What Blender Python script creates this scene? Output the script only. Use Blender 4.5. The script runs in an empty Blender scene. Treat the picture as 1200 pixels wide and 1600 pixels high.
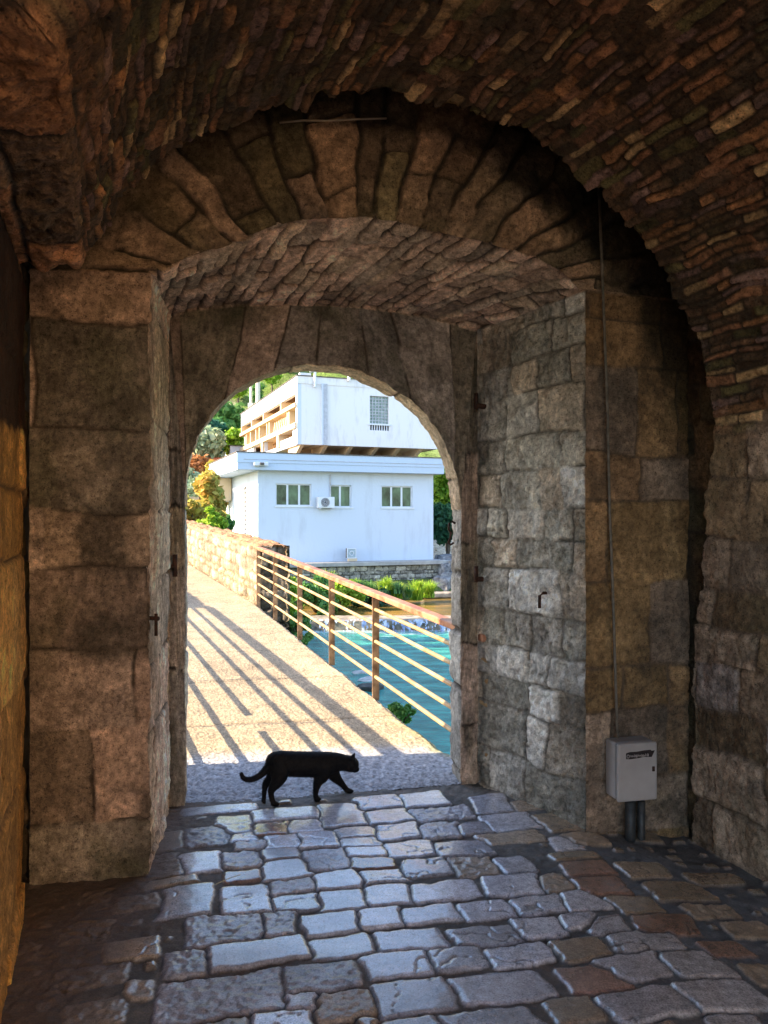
import bpy, bmesh, math, random
import numpy as np
from mathutils import Vector, Matrix

random.seed(7)
R = math.radians
sc = bpy.context.scene
C = sc.collection

# ------------------------------------------------------------------ camera, sky, sun
cam_data = bpy.data.cameras.new('camera')
cam = bpy.data.objects.new('camera', cam_data)
C.objects.link(cam)
CAMZ = 1.45
cam.location = (0, 0, CAMZ)
cam.rotation_euler = (R(90), 0, 0)
cam_data.sensor_fit = 'HORIZONTAL'
cam_data.sensor_width = 36
cam_data.lens = 36
cam_data.shift_y = 10 / 1200
cam_data.clip_start = 0.05
cam_data.clip_end = 1500
sc.camera = cam

SUN_EL, SUN_AZ = R(28.9), R(8)          # light travels along +X turned 8 degrees to +Y
world = bpy.data.worlds.new('World')
sc.world = world
world.use_nodes = True
wn = world.node_tree
bg = wn.nodes['Background']
sky = wn.nodes.new('ShaderNodeTexSky')
sky.sky_type = 'NISHITA'
sky.sun_disc = False
sky.sun_elevation = SUN_EL
sky.sun_rotation = math.atan2(-math.cos(SUN_AZ), -math.sin(SUN_AZ))
wn.links.new(sky.outputs[0], bg.inputs[0])
bg.inputs[1].default_value = 0.15

sun_data = bpy.data.lights.new('sun', 'SUN')
sun = bpy.data.objects.new('sun', sun_data)
C.objects.link(sun)
sun_data.energy = 4.5
sun_data.angle = R(0.5)
sun_data.color = (1.0, 0.79, 0.53)
sd = Vector((math.cos(SUN_AZ) * math.cos(SUN_EL), math.sin(SUN_AZ) * math.cos(SUN_EL), -math.sin(SUN_EL)))
sun.rotation_euler = sd.to_track_quat('-Z', 'Y').to_euler()

sc.view_settings.view_transform = 'Standard'
sc.view_settings.look = 'None'
sc.view_settings.exposure = 2.2
sc.view_settings.gamma = 1
sc.cycles.max_bounces = 10
sc.cycles.diffuse_bounces = 8
sc.cycles.glossy_bounces = 4
sc.cycles.use_denoising = True

# ------------------------------------------------------------------ helpers
def srgb(r, g, b):
    f = lambda c: ((c / 255 + 0.055) / 1.055) ** 2.4 if c > 10 else c / 255 / 12.92
    return (f(r), f(g), f(b))

def hash2(ix, iy, seed):
    n = (ix.astype(np.int64) * 374761393 + iy.astype(np.int64) * 668265263 + seed * 974634777) & 0x7fffffff
    n = ((n ^ (n >> 13)) * 1274126177) & 0x7fffffff
    n = (n ^ (n >> 16)) * 1911520717 & 0x7fffffff
    return ((n ^ (n >> 11)) & 0xffffff) / float(0xffffff)

def vnoise(x, y, seed=0):
    ix, iy = np.floor(x), np.floor(y)
    fx, fy = x - ix, y - iy
    fx = fx * fx * fx * (fx * (fx * 6 - 15) + 10)
    fy = fy * fy * fy * (fy * (fy * 6 - 15) + 10)
    a = hash2(ix, iy, seed); b = hash2(ix + 1, iy, seed)
    c = hash2(ix, iy + 1, seed); d = hash2(ix + 1, iy + 1, seed)
    return (a * (1 - fx) + b * fx) * (1 - fy) + (c * (1 - fx) + d * fx) * fy

def fbm(x, y, seed=0, octv=4, gain=0.5):
    t = np.zeros_like(x); a = 1.0; s = 0.0
    for o in range(octv):
        t += a * vnoise(x * 2 ** o + 17.3 * o, y * 2 ** o - 9.1 * o, seed + o * 7)
        s += a; a *= gain
    return t / s * 2 - 1

def sstep(a, b, x):
    t = np.clip((x - a) / (b - a), 0, 1)
    return t * t * (3 - 2 * t)

def tag(o, label=None, cat=None, group=None, kind=None):
    if label: o['label'] = label
    if cat: o['category'] = cat
    if group: o['group'] = group
    if kind: o['kind'] = kind
    return o

def empty(name, loc=(0, 0, 0), rz=0, parent=None):
    o = bpy.data.objects.new(name, None)
    C.objects.link(o)
    o.location = loc
    o.rotation_euler = (0, 0, rz)
    o.empty_display_size = 0.2
    if parent: o.parent = parent
    return o

def link_mesh(name, me, mat, parent=None, smooth=True):
    if isinstance(mat, (list, tuple)):
        for m in mat: me.materials.append(m)
    elif mat: me.materials.append(mat)
    if smooth:
        me.polygons.foreach_set('use_smooth', np.ones(len(me.polygons), dtype=bool))
    o = bpy.data.objects.new(name, me)
    C.objects.link(o)
    if parent: o.parent = parent
    return o

def np_mesh(name, V, F, col=None, mat=None, parent=None, smooth=True):
    """V (n,3), F (m,4) or (m,3), col (n,3) point colours"""
    me = bpy.data.meshes.new(name)
    k = F.shape[1]
    me.vertices.add(len(V)); me.vertices.foreach_set('co', np.ascontiguousarray(V, dtype=np.float32).ravel())
    me.loops.add(F.size); me.loops.foreach_set('vertex_index', np.ascontiguousarray(F, dtype=np.int32).ravel())
    me.polygons.add(len(F))
    me.polygons.foreach_set('loop_start', np.arange(0, F.size, k, dtype=np.int32))
    me.update(calc_edges=True)
    if col is not None:
        ca = me.color_attributes.new('Col', 'FLOAT_COLOR', 'POINT')
        cc = np.ones((len(V), 4), dtype=np.float32); cc[:, :col.shape[1]] = col
        ca.data.foreach_set('color', cc.ravel())
    me.validate()
    return link_mesh(name, me, mat, parent, smooth)

def grid_obj(name, P, col, mat, parent=None, flip=False, mask=None, smooth=True):
    ny, nx = P.shape[:2]
    idx = np.arange(ny * nx).reshape(ny, nx)
    a, b, c, d = idx[:-1, :-1], idx[:-1, 1:], idx[1:, 1:], idx[1:, :-1]
    F = np.stack([a, b, c, d] if not flip else [a, d, c, b], -1).reshape(-1, 4)
    if mask is not None:
        F = F[mask[:-1, :-1].ravel()]
        used = np.unique(F)
        rm = np.zeros(ny * nx, dtype=np.int64); rm[used] = np.arange(len(used))
        return np_mesh(name, P.reshape(-1, 3)[used], rm[F], col.reshape(-1, col.shape[-1])[used], mat, parent, smooth)
    return np_mesh(name, P.reshape(-1, 3), F, col.reshape(-1, col.shape[-1]), mat, parent, smooth)

def normals(P):
    du = np.gradient(P, axis=1); dv = np.gradient(P, axis=0)
    n = np.cross(du, dv)
    n /= np.linalg.norm(n, axis=2, keepdims=True) + 1e-9
    return n

def smooth_n(n, k=2):
    for _ in range(k):
        p = np.pad(n, ((1, 1), (1, 1), (0, 0)), mode='edge')
        n = (p[:-2, 1:-1] + p[2:, 1:-1] + p[1:-1, :-2] + p[1:-1, 2:] + p[1:-1, 1:-1])
        n /= np.linalg.norm(n, axis=2, keepdims=True) + 1e-9
    return n

def courses(U, V, u0, u1, v0, v1, hu, hv, seed, warp=0.02, wfreq=4, jw=0.012):
    """stone courses: bands along U of height ~hu, split along V at ~hv.
    returns dist to joint, random id arrays r1,r2,r3, local coords"""
    rng = np.random.RandomState(seed)
    Uw = U + warp * fbm(U * wfreq, V * wfreq, seed, 3)
    Vw = V + warp * fbm(U * wfreq + 31, V * wfreq - 11, seed + 5, 3)
    b = [u0 - 0.3]
    while b[-1] < u1 + 0.3:
        h = hu(b[-1]) if callable(hu) else hu
        b.append(b[-1] + h * rng.uniform(0.68, 1.35))
    b = np.array(b)
    row = np.clip(np.searchsorted(b, Uw) - 1, 0, len(b) - 2)
    lo, hi = b[row], b[row + 1]
    du = np.minimum(Uw - lo, hi - Uw)
    dv = np.full_like(du, 9.0); ids = np.zeros(U.shape, dtype=np.int64)
    lu = (Uw - lo) / (hi - lo) * 2 - 1; lv = np.zeros_like(du)
    for r in range(row.min(), row.max() + 1):
        m = row == r
        if not m.any(): continue
        s = [v0 - 0.3 - rng.uniform(0, hv)]
        while s[-1] < v1 + 0.3: s.append(s[-1] + hv * rng.uniform(0.5, 1.6))
        s = np.array(s)
        vv = Vw[m]
        k = np.clip(np.searchsorted(s, vv) - 1, 0, len(s) - 2)
        dv[m] = np.minimum(vv - s[k], s[k + 1] - vv) if hv < 50 else 9.0
        lv[m] = (vv - s[k]) / (s[k + 1] - s[k]) * 2 - 1
        ids[m] = r * 1000 + k
    # rounded-corner joint distance
    rr = 0.6 * jw + 0.01
    d = np.minimum(du, dv)
    corner = (du < rr) & (dv < rr)
    d = np.where(corner, rr - np.sqrt((rr - du) ** 2 + (rr - dv) ** 2), d)
    z = np.zeros_like(ids)
    return d, hash2(ids, z, seed), hash2(ids, z + 1, seed), hash2(ids, z + 2, seed), lu, lv

def stonework(U, V, rng, hu, hv, seed, relief=0.02, jw=0.012, rough=0.006, warp=0.02, wfreq=4,
              pal=None, mortar=(0.06, 0.045, 0.035), offs=0.012, stain=0.5, tilt=0.006, strata=False, jdepth=1.0):
    d, r1, r2, r3, lu, lv = courses(U, V, *rng, hu, hv, seed, warp, wfreq, jw)
    body = sstep(0.15 * jw, jw * 1.6, d + 0.25 * jw * fbm(U * 40, V * 40, seed + 3, 2))
    smear = sstep(-.02, .28, fbm(U * 4.3, V * 4.3, seed + 71, 4, .6)) * .78
    body = body + (1 - body) * smear
    dome = 1 - 0.25 * (np.abs(lu) ** 3 + np.abs(lv) ** 3)
    rg = fbm(U * 14, V * 14, seed + 11, 5, 0.6)
    pit = np.clip(fbm(U * 45, V * 45, seed + 21, 3, 0.6) - 0.35, 0, 1)
    h = relief * jdepth * (body - 1) + relief * 0.3 * (dome - 1) * body + offs * (r2 - 0.5) * 2 * body + rough * rg * (0.4 + body) \
        + tilt * (lu * (r3 - 0.5) + lv * (r1 - 0.5)) * body - pit * rough * 2.0
    h += 0.008 * fbm(U * 2.2, V * 2.2, seed + 31, 3)
    pal = np.array(pal)
    k = (r1 * len(pal)).astype(int) % len(pal)
    col = pal[k] * (0.62 + 0.75 * r2)[..., None]
    n2 = fbm(U * 6, V * 6, seed + 41, 5, 0.6)
    col = col * (1 + 0.5 * n2)[..., None]
    n3 = sstep(0.0, 0.22, fbm(U * 26, V * 26, seed + 45, 3, 0.65)) 
    col = col * (1 - 0.22 * n3)[..., None]
    n4 = sstep(0.12, 0.3, fbm(U * 11 + 3, V * 11, seed + 47, 4, 0.65))
    col = col * (1 + 0.35 * n4)[..., None]
    # broad natural staining (lichen, soot, damp) with a shape of its own
    st = sstep(0.05, 0.5, fbm(U * 2.3, V * 2.3, seed + 51, 5, 0.6)) * stain
    col = col * (1 - st)[..., None] + np.array((0.05, 0.045, 0.035)) * st[..., None]
    gm = sstep(0.15, 0.5, fbm(U * 3.1 + 5, V * 3.1, seed + 61, 4)) * 0.35 * stain
    col = col * (1 - gm)[..., None] + np.array((0.075, 0.085, 0.03)) * gm[..., None]
    col = col * (1 - pit * 0.8)[..., None]
    col = col * body[..., None] + np.array(mortar) * (1 - body)[..., None]
    return h, np.clip(col, 0.004, 0.9)

# ------------------------------------------------------------------ materials
MATS = {}
def new_mat(name):
    m = bpy.data.materials.new(name); m.use_nodes = True
    return m, m.node_tree, m.node_tree.nodes['Principled BSDF']

def attr_mat(name, rough=0.85, spec=0.3, bump=0.4, bscale=60, bdist=0.004, var=0.25, vscale=25, rough_var=0.1, grit=.24, pits=.5):
    m, t, p = new_mat(name)
    N = t.nodes; L = t.links
    a = N.new('ShaderNodeAttribute'); a.attribute_name = 'Col'
    tc = N.new('ShaderNodeTexCoord')
    n1 = N.new('ShaderNodeTexNoise'); n1.inputs['Scale'].default_value = vscale; n1.inputs['Detail'].default_value = 8
    n1.inputs['Roughness'].default_value = 0.65
    L.new(tc.outputs['Object'], n1.inputs['Vector'])
    mr = N.new('ShaderNodeMapRange'); mr.inputs[1].default_value = 0.3; mr.inputs[2].default_value = 0.7
    mr.inputs[3].default_value = 1 - var; mr.inputs[4].default_value = 1 + var
    L.new(n1.outputs[0], mr.inputs[0])
    mx = N.new('ShaderNodeVectorMath'); mx.operation = 'SCALE'
    L.new(a.outputs['Color'], mx.inputs[0]); L.new(mr.outputs[0], mx.inputs['Scale'])
    L.new(mx.outputs[0], p.inputs['Base Color'])
    g1 = N.new('ShaderNodeTexNoise'); g1.inputs['Scale'].default_value = vscale * 4.5; g1.inputs['Detail'].default_value = 3
    L.new(tc.outputs['Object'], g1.inputs['Vector'])
    gm_ = N.new('ShaderNodeMapRange'); gm_.inputs[1].default_value = .3; gm_.inputs[2].default_value = .7; gm_.inputs[3].default_value = 1 - grit; gm_.inputs[4].default_value = 1 + grit
    L.new(g1.outputs[0], gm_.inputs[0])
    vo = N.new('ShaderNodeTexVoronoi'); vo.inputs['Scale'].default_value = vscale * 2.2; L.new(tc.outputs['Object'], vo.inputs['Vector'])
    pm = N.new('ShaderNodeMapRange'); pm.inputs[1].default_value = .10; pm.inputs[2].default_value = .34; pm.inputs[3].default_value = 0; pm.inputs[4].default_value = 1
    L.new(vo.outputs['Distance'], pm.inputs[0])
    mk_ = N.new('ShaderNodeMapRange'); mk_.inputs[1].default_value = .46; mk_.inputs[2].default_value = .56; L.new(n1.outputs[0], mk_.inputs[0])
    pit_ = N.new('ShaderNodeMath'); pit_.operation = 'MAXIMUM'; L.new(pm.outputs[0], pit_.inputs[0]); L.new(mk_.outputs[0], pit_.inputs[1])
    pc = N.new('ShaderNodeMapRange'); pc.inputs[3].default_value = 1 - pits; pc.inputs[4].default_value = 1; L.new(pit_.outputs[0], pc.inputs[0])
    q1 = N.new('ShaderNodeMath'); q1.operation = 'MULTIPLY'; L.new(gm_.outputs[0], q1.inputs[0]); L.new(pc.outputs[0], q1.inputs[1])
    q2 = N.new('ShaderNodeMath'); q2.operation = 'MULTIPLY'; L.new(q1.outputs[0], q2.inputs[0]); L.new(mr.outputs[0], q2.inputs[1])
    L.new(q2.outputs[0], mx.inputs['Scale'])
    n2 = N.new('ShaderNodeTexNoise'); n2.inputs['Scale'].default_value = bscale; n2.inputs['Detail'].default_value = 10
    n2.inputs['Roughness'].default_value = 0.7
    L.new(tc.outputs['Object'], n2.inputs['Vector'])
    b = N.new('ShaderNodeBump'); b.inputs['Strength'].default_value = bump; b.inputs['Distance'].default_value = bdist
    hh_ = N.new('ShaderNodeMath'); hh_.operation = 'MULTIPLY_ADD'; hh_.inputs[1].default_value = .6 * pits; L.new(pit_.outputs[0], hh_.inputs[0]); L.new(n2.outputs[0], hh_.inputs[2])
    L.new(hh_.outputs[0], b.inputs['Height']); L.new(b.outputs[0], p.inputs['Normal'])
    mr2 = N.new('ShaderNodeMapRange'); mr2.inputs[1].default_value = 0.3; mr2.inputs[2].default_value = 0.7
    mr2.inputs[3].default_value = rough - rough_var; mr2.inputs[4].default_value = min(1, rough + rough_var)
    L.new(n1.outputs[0], mr2.inputs[0])
    rm_ = N.new('ShaderNodeMath'); rm_.operation = 'MULTIPLY'; rm_.use_clamp = True
    L.new(mr2.outputs[0], rm_.inputs[0]); L.new(a.outputs['Alpha'], rm_.inputs[1]); L.new(rm_.outputs[0], p.inputs['Roughness'])
    p.inputs['Specular IOR Level'].default_value = spec
    return m

def noise_mat(name, c1, c2, scale=5, detail=8, rough=0.7, spec=0.4, metal=0, bump=0.2, bscale=30, bdist=0.005, lo=0.35, hi=0.65, nrough=0.6, coords='Object', stretch=None):
    m, t, p = new_mat(name)
    N = t.nodes; L = t.links
    tc = N.new('ShaderNodeTexCoord')
    src = tc.outputs[coords]
    if stretch:
        mp = N.new('ShaderNodeMapping'); mp.inputs['Scale'].default_value = stretch
        L.new(src, mp.inputs[0]); src = mp.outputs[0]
    n1 = N.new('ShaderNodeTexNoise'); n1.inputs['Scale'].default_value = scale; n1.inputs['Detail'].default_value = detail
    n1.inputs['Roughness'].default_value = nrough
    L.new(src, n1.inputs['Vector'])
    cr = N.new('ShaderNodeValToRGB')
    cr.color_ramp.elements[0].position = lo; cr.color_ramp.elements[0].color = (*c1, 1)
    cr.color_ramp.elements[1].position = hi; cr.color_ramp.elements[1].color = (*c2, 1)
    L.new(n1.outputs[0], cr.inputs[0]); L.new(cr.outputs[0], p.inputs['Base Color'])
    p.inputs['Roughness'].default_value = rough
    p.inputs['Specular IOR Level'].default_value = spec
    p.inputs['Metallic'].default_value = metal
    if bump:
        n2 = N.new('ShaderNodeTexNoise'); n2.inputs['Scale'].default_value = bscale; n2.inputs['Detail'].default_value = 8
        L.new(src, n2.inputs['Vector'])
        b = N.new('ShaderNodeBump'); b.inputs['Strength'].default_value = bump; b.inputs['Distance'].default_value = bdist
        L.new(n2.outputs[0], b.inputs['Height']); L.new(b.outputs[0], p.inputs['Normal'])
    return m

M_STONE = attr_mat('stone', 0.85, 0.25, 1.0, 50, 0.014, 0.42, 42)
M_COBBLE = attr_mat('worn_cobble', 0.85, 0.9, 0.45, 70, 0.0035, 0.3, 40, 0.12, grit=.35, pits=.45)
M_IRON = noise_mat('rusty_iron', (0.02, 0.012, 0.01), (0.09, 0.035, 0.02), 30, rough=0.75, metal=0.3, bump=0.5, bscale=80)

# ------------------------------------------------------------------ planes of the gate passage
e = np.array((math.cos(R(12.3)), math.sin(R(12.3)), 0.0))
n = np.array((-math.sin(R(12.3)), math.cos(R(12.3)), 0.0))
O1 = np.array((-1.08, 3.87, 0.0))
O2 = np.array((-0.953, 3.135, 0.0))
O3 = O2 - 0.38 * n
def pp(px, py, O):
    """a traced outline point, brought to the vertical plane through O along e"""
    a = (px - 600) / 1200
    s = (a * O[1] - O[0]) / (e[0] - a * e[1])
    y = O[1] + s * e[1]
    z = CAMZ - (py - 810) / 1200 * y
    return O + s * e + np.array((0, 0, z))
def resample(pts, k):
    pts = np.array(pts)
    # smooth corner-cutting once for natural curves
    d = np.r_[0, np.cumsum(np.linalg.norm(np.diff(pts, axis=0), axis=1))]
    t = np.linspace(0, d[-1], k)
    return np.stack([np.interp(t, d, pts[:, i]) for i in range(3)], 1)
def smooth_curve(c, k=6):
    c = c.copy()
    for _ in range(k):
        c[1:-1] = (c[:-2] + 2 * c[1:-1] + c[2:]) / 4
    return c
FLOOR_B = -0.3
def arch_curve(O, sl, sr, arc, NL, NA, NR, sm=8):
    A = np.array([pp(x, y, O) for x, y in arc])
    A = smooth_curve(resample(A, NA), sm)
    A[0] = O + sl * e + np.array((0, 0, A[0][2])) if sl is not None else A[0]
    A[-1] = O + sr * e + np.array((0, 0, A[-1][2])) if sr is not None else A[-1]
    bl = A[0].copy(); bl[2] = FLOOR_B
    br = A[-1].copy(); br[2] = FLOOR_B
    Lf = np.linspace(bl, A[0], NL + 1)[:-1]
    Rt = np.linspace(A[-1], br, NR + 1)[1:]
    return np.concatenate([Lf, A, Rt])

NL, NA, NR = 270, 330, 270
K1 = arch_curve(O2, 0.0, 1.928, [(240, 425), (255, 420), (322, 395), (380, 375), (420, 355), (465, 345), (520, 341), (570, 340), (620, 346), (670, 360), (720, 370), (765, 380), (830, 400), (880, 425), (905, 452)], NL, NA, NR)
K2 = arch_curve(O1, 0.0, 1.63, [(262, 494), (300, 484), (370, 478), (430, 476), (480, 477), (560, 481), (620, 488), (680, 499), (740, 514)], NL, NA, NR)
K3arc = [(290, 790), (292, 750), (297, 716), (313, 675), (338, 640), (371.7, 608), (405, 590), (438, 578), (480, 570.5), (528.7, 573.5), (561, 581), (603, 600), (638, 623), (664, 646), (685, 674), (704, 713), (715, 752), (720, 795)]
K3 = arch_curve(O1, None, None, K3arc, NL, NA, NR, 4)
K4 = K3 + n * 0.19 - np.array((0, 0, 0.0))
K5 = K3 + n * 0.20; cen = K3.mean(0)
outer = K5 - cen; outer[:, 2] *= 1.0
K5 = K5 + 0.25 * (outer / (np.linalg.norm(outer, axis=1, keepdims=True)))
K0 = arch_curve(O2, -0.46, 2.46, [(45, 418), (55, 350), (100, 240), (200, 140), (350, 60), (560, 25), (760, 50), (930, 130), (1020, 260), (1050, 400), (1048, 470)], NL, NA, NR)

def metricU(curve):
    return np.r_[0, np.cumsum(np.linalg.norm(np.diff(curve, axis=0), axis=1))]

gate = empty('gatehouse', (0, 3.5, 0))
tag(gate, 'old rough stone gate passage with barrel vault and round arched opening onto the bridge', 'gateway')
INV = -np.array((0, 3.5, 0.0))

PAL_PIER = [(0.34, 0.25, 0.185), (0.42, 0.31, 0.245), (0.28, 0.225, 0.165), (0.39, 0.27, 0.205), (0.26, 0.215, 0.17)]
PAL_RING = [(.36, .31, .28), (.30, .27, .25), (.42, .32, .27), (.33, .28, .22)]
PAL_VOU = [(0.32, 0.22, 0.145), (0.38, 0.26, 0.185), (0.25, 0.18, 0.12), (0.36, 0.235, 0.15), (0.20, 0.16, 0.09)]
PAL_GREY = [(0.52, 0.48, 0.42), (0.60, 0.57, 0.52), (0.44, 0.41, 0.35), (0.52, 0.44, 0.35)]
PAL_SOFF = [(0.68, 0.49, 0.38), (0.60, 0.44, 0.34), (0.74, 0.52, 0.40), (0.48, 0.38, 0.30), (0.64, 0.49, 0.36)]
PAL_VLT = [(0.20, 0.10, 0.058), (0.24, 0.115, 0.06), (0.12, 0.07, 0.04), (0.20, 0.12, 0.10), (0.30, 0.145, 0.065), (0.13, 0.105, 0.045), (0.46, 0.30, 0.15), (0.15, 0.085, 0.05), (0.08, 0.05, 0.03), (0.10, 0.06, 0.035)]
PAL_WALL_L = [(0.74, 0.40, 0.13), (0.66, 0.34, 0.10), (0.80, 0.46, 0.17)]  # warm light on the left wall painted into these ochres
PAL_WALL_R = [(0.26, 0.155, 0.075), (0.32, 0.19, 0.10), (0.24, 0.17, 0.12), (0.21, 0.13, 0.06)]
PAL_SIDE = [(0.24, 0.165, 0.11), (0.29, 0.21, 0.15), (0.25, 0.20, 0.175), (0.20, 0.135, 0.08)]

# section builder --------------------------------------------------
secs = []      # list of (points array [nv,nu,3], U, V)
def section(A, B, nv, curve_for_U=None, incl=True):
    v = np.linspace(0, 1, nv)[:, None, None]
    P = A[None] * (1 - v) + B[None] * v
    U = np.repeat(metricU(curve_for_U if curve_for_U is not None else A)[None], nv, 0)
    wl = np.linalg.norm(B - A, axis=1)
    V = v[..., 0] * wl[None]
    return P, U, V
secdef = [('A', K0, K1, 90), ('B', K1, K2, 100), ('C', K2, K3, 62), ('D', K3, K4, 34), ('E', K4, K5, 24)]
Ps, Hs, Cs, cuts = [], [], [], []
idxs = 0
NU = NL + NA + NR
uL = np.zeros(NU); uL[:NL] = 1
uR = np.zeros(NU); uR[NL + NA:] = 1
uA = 1 - uL - uR
for name, A, B, nv in secdef:
    mid = (A + B) / 2 if name != 'A' else B
    P, U, V = section(A, B, nv, mid)
    U0 = U[0]; ul, ur = U0[NL], U0[NL + NA - 1]
    rg = (0, U0[-1], -0.1, 1.6)
    Zw = P[..., 2] + .3
    hA = None
    if name == 'A':
        hl, cl = stonework(Zw, V, rg, 0.33, 0.50, 11, relief=0.014, jw=0.008, rough=0.012, pal=PAL_PIER, stain=0.8, warp=0.028, offs=0.006, mortar=(0.08,0.06,0.045))
        ha, ca = stonework(U, V, rg, 0.108, 0.60, 13, relief=0.026, jw=0.008, rough=0.016, pal=PAL_VOU, stain=0.85, warp=0.04, offs=0.020, mortar=(0.05, 0.04, 0.03))
        hr, cr_ = stonework(Zw, V, rg, 0.30, 0.42, 12, relief=0.010, jw=0.008, rough=0.010, pal=PAL_WALL_R, stain=0.6, warp=0.03, offs=0.005, mortar=(.12,.08,.05))
    elif name == 'B':
        hl, cl = stonework(Zw, V, rg, 0.42, 0.5, 21, relief=0.014, jw=0.009, rough=0.010, pal=PAL_SOFF, stain=0.4, warp=0.02, offs=0.006)
        ha, ca = stonework(U + V * 0.22, V, rg, 0.075, 0.17, 23, relief=0.020, jw=0.008, rough=0.012, pal=PAL_SOFF, stain=0.25, warp=0.018, wfreq=6, offs=0.012, mortar=(0.10, 0.075, 0.06))
        hr, cr_ = stonework(Zw, V, rg, 0.19, 0.26, 26, relief=0.015, jw=0.008, rough=0.019, pal=PAL_GREY, stain=0.5, warp=0.024, offs=0.010, mortar=(0.17, 0.15, 0.125))
    elif name == 'C':
        hl, cl = stonework(Zw, V, rg, 0.38, 60, 31, relief=0.012, jw=0.010, rough=0.009, pal=PAL_RING, stain=0.5, offs=0.004)
        ha, ca = stonework(U, V, rg, 0.27, 60, 33, relief=0.012, jw=0.007, rough=0.011, pal=PAL_RING, stain=0.75, warp=0.022, offs=0.008)
        hr, cr_ = stonework(Zw, V, rg, 0.42, 60, 32, relief=0.012, jw=0.008, rough=0.009, pal=PAL_PIER, stain=0.7, offs=0.004)
    else:
        hl, cl = stonework(Zw, V, rg, 0.40, 60, 41, relief=0.012, jw=0.012, rough=0.006, pal=PAL_GREY, stain=0.3, offs=0.008)
        ha, ca = stonework(U, V, rg, 0.55, 60, 43, relief=0.012, jw=0.009, rough=0.006, pal=[(.66, .52, .36), (.60, .46, .32)], stain=0.15, offs=0.004)  # warm bounce on the underside of the arch painted into its palette
        hr, cr_ = stonework(Zw, V, rg, 0.42, 60, 41, relief=0.022, jw=0.016, rough=0.008, pal=[(0.42, 0.39, 0.35), (0.36, 0.34, 0.31)], stain=0.3, offs=0.008)
    if name == 'A':      # slot shade painted black over the crown, with mossy staining and a ragged lower edge
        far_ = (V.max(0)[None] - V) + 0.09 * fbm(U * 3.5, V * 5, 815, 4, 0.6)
        crown_sh = sstep(0.0, 0.10, far_ - np.interp(np.arange(NU), [NL, NL + NA * .35, NL + NA * .62, NL + NA * .9], [.50, .40, .36, .16])[None]) * (0.75 + 0.25 * sstep(-.3, .3, fbm(U * 7, V * 7, 817, 4)))
        ca = ca * (1 - crown_sh * .88)[..., None] + np.array((0.014, 0.013, 0.009)) * (crown_sh * .88)[..., None]
        sr = sstep(0.05, -0.12, V + 0.15 * (2.6 - Zw) * 0 - 0.27 + 0.10 * fbm(Zw * 3, V * 6, 819, 4)) * sstep(1.9, 2.6, Zw + .3 * fbm(Zw * 2, V * 2, 821, 3))  # the same slot shade painted over the upper right pier
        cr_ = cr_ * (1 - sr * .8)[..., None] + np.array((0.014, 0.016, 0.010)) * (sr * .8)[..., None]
    H = hl * uL + ha * uA + hr * uR
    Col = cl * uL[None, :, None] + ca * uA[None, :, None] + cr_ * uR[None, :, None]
    if name == 'B':
        cl = np.clip(cl * (1.35 + .9 * fbm(V * 30, Zw * 1.3, 831, 3))[..., None], .02, .8)  # sunlit vertical streaks painted into the left jamb
        Col = cl * uL[None, :, None] + ca * uA[None, :, None] + cr_ * uR[None, :, None]
    if name == 'B':      # long horizontal cornice where the jamb meets the soffit
        for sgn, uu in ((1, ul), (1, ur)):
            H += 0.012 * np.exp(-((U - uu) / 0.02) ** 2)
    Ps.append(P if not Ps else P[1:]); Hs.append(H if len(Hs) == 0 else H[1:]); Cs.append(Col if len(Cs) == 0 else Col[1:])
    cuts.append(idxs); idxs += nv if name == 'A' else nv - 1
cuts.append(idxs)
P = np.concatenate(Ps); H = np.concatenate(Hs); Col = np.concatenate(Cs)
Nn = smooth_n(normals(P), 4)
# orient towards the viewer / passage
ref = Nn[20, 100]
if ref[1] > 0: Nn = -Nn
# broad chipping of the arrises
uvx = np.arange(P.shape[1])[None] * 0.01 + np.zeros((P.shape[0], 1)); uvy = np.arange(P.shape[0])[:, None] * 0.01 + np.zeros((1, P.shape[1]))
for ci, amp in ((cuts[1], 0.03), (cuts[2], 0.012), (cuts[3], 0.022), (cuts[4], 0.02)):
    w = np.exp(-((np.arange(P.shape[0])[:, None] - ci) / 4.0) ** 2)
    H = H - w * amp * np.clip(0.25 + fbm(uvx * 5, uvy * 0.5, 900 + ci, 4, 0.6), 0, 1) * (1 if ci != cuts[3] else 0.9)
P = P + Nn * H[..., None] + INV
def cut(name, v0, v1, u0, u1, mat=M_STONE, label=None):
    o = grid_obj(name, P[v0:v1 + 1, u0:u1 + 1], Col[v0:v1 + 1, u0:u1 + 1], mat, gate, flip=False)
    if label: o['label'] = label
    return o
c0, c1_, c2_, c3_, c4_, c5_ = cuts[0], cuts[1] - 1, cuts[2] - 1, cuts[3] - 1, cuts[4] - 1, cuts[5] - 1
T = P.shape[1] - 1
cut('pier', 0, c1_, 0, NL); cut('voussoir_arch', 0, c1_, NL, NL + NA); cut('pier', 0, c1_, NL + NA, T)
cut('jamb', c1_, c2_, 0, NL, label='warm brown splayed jamb'); cut('soffit', c1_, c2_, NL, NL + NA); cut('jamb', c1_, c2_, NL + NA, T, label='pale grey pitted splayed jamb')
cut('door_surround', c2_, c3_, 0, T); cut('opening_reveal', c3_, c5_, 0, T)

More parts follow.
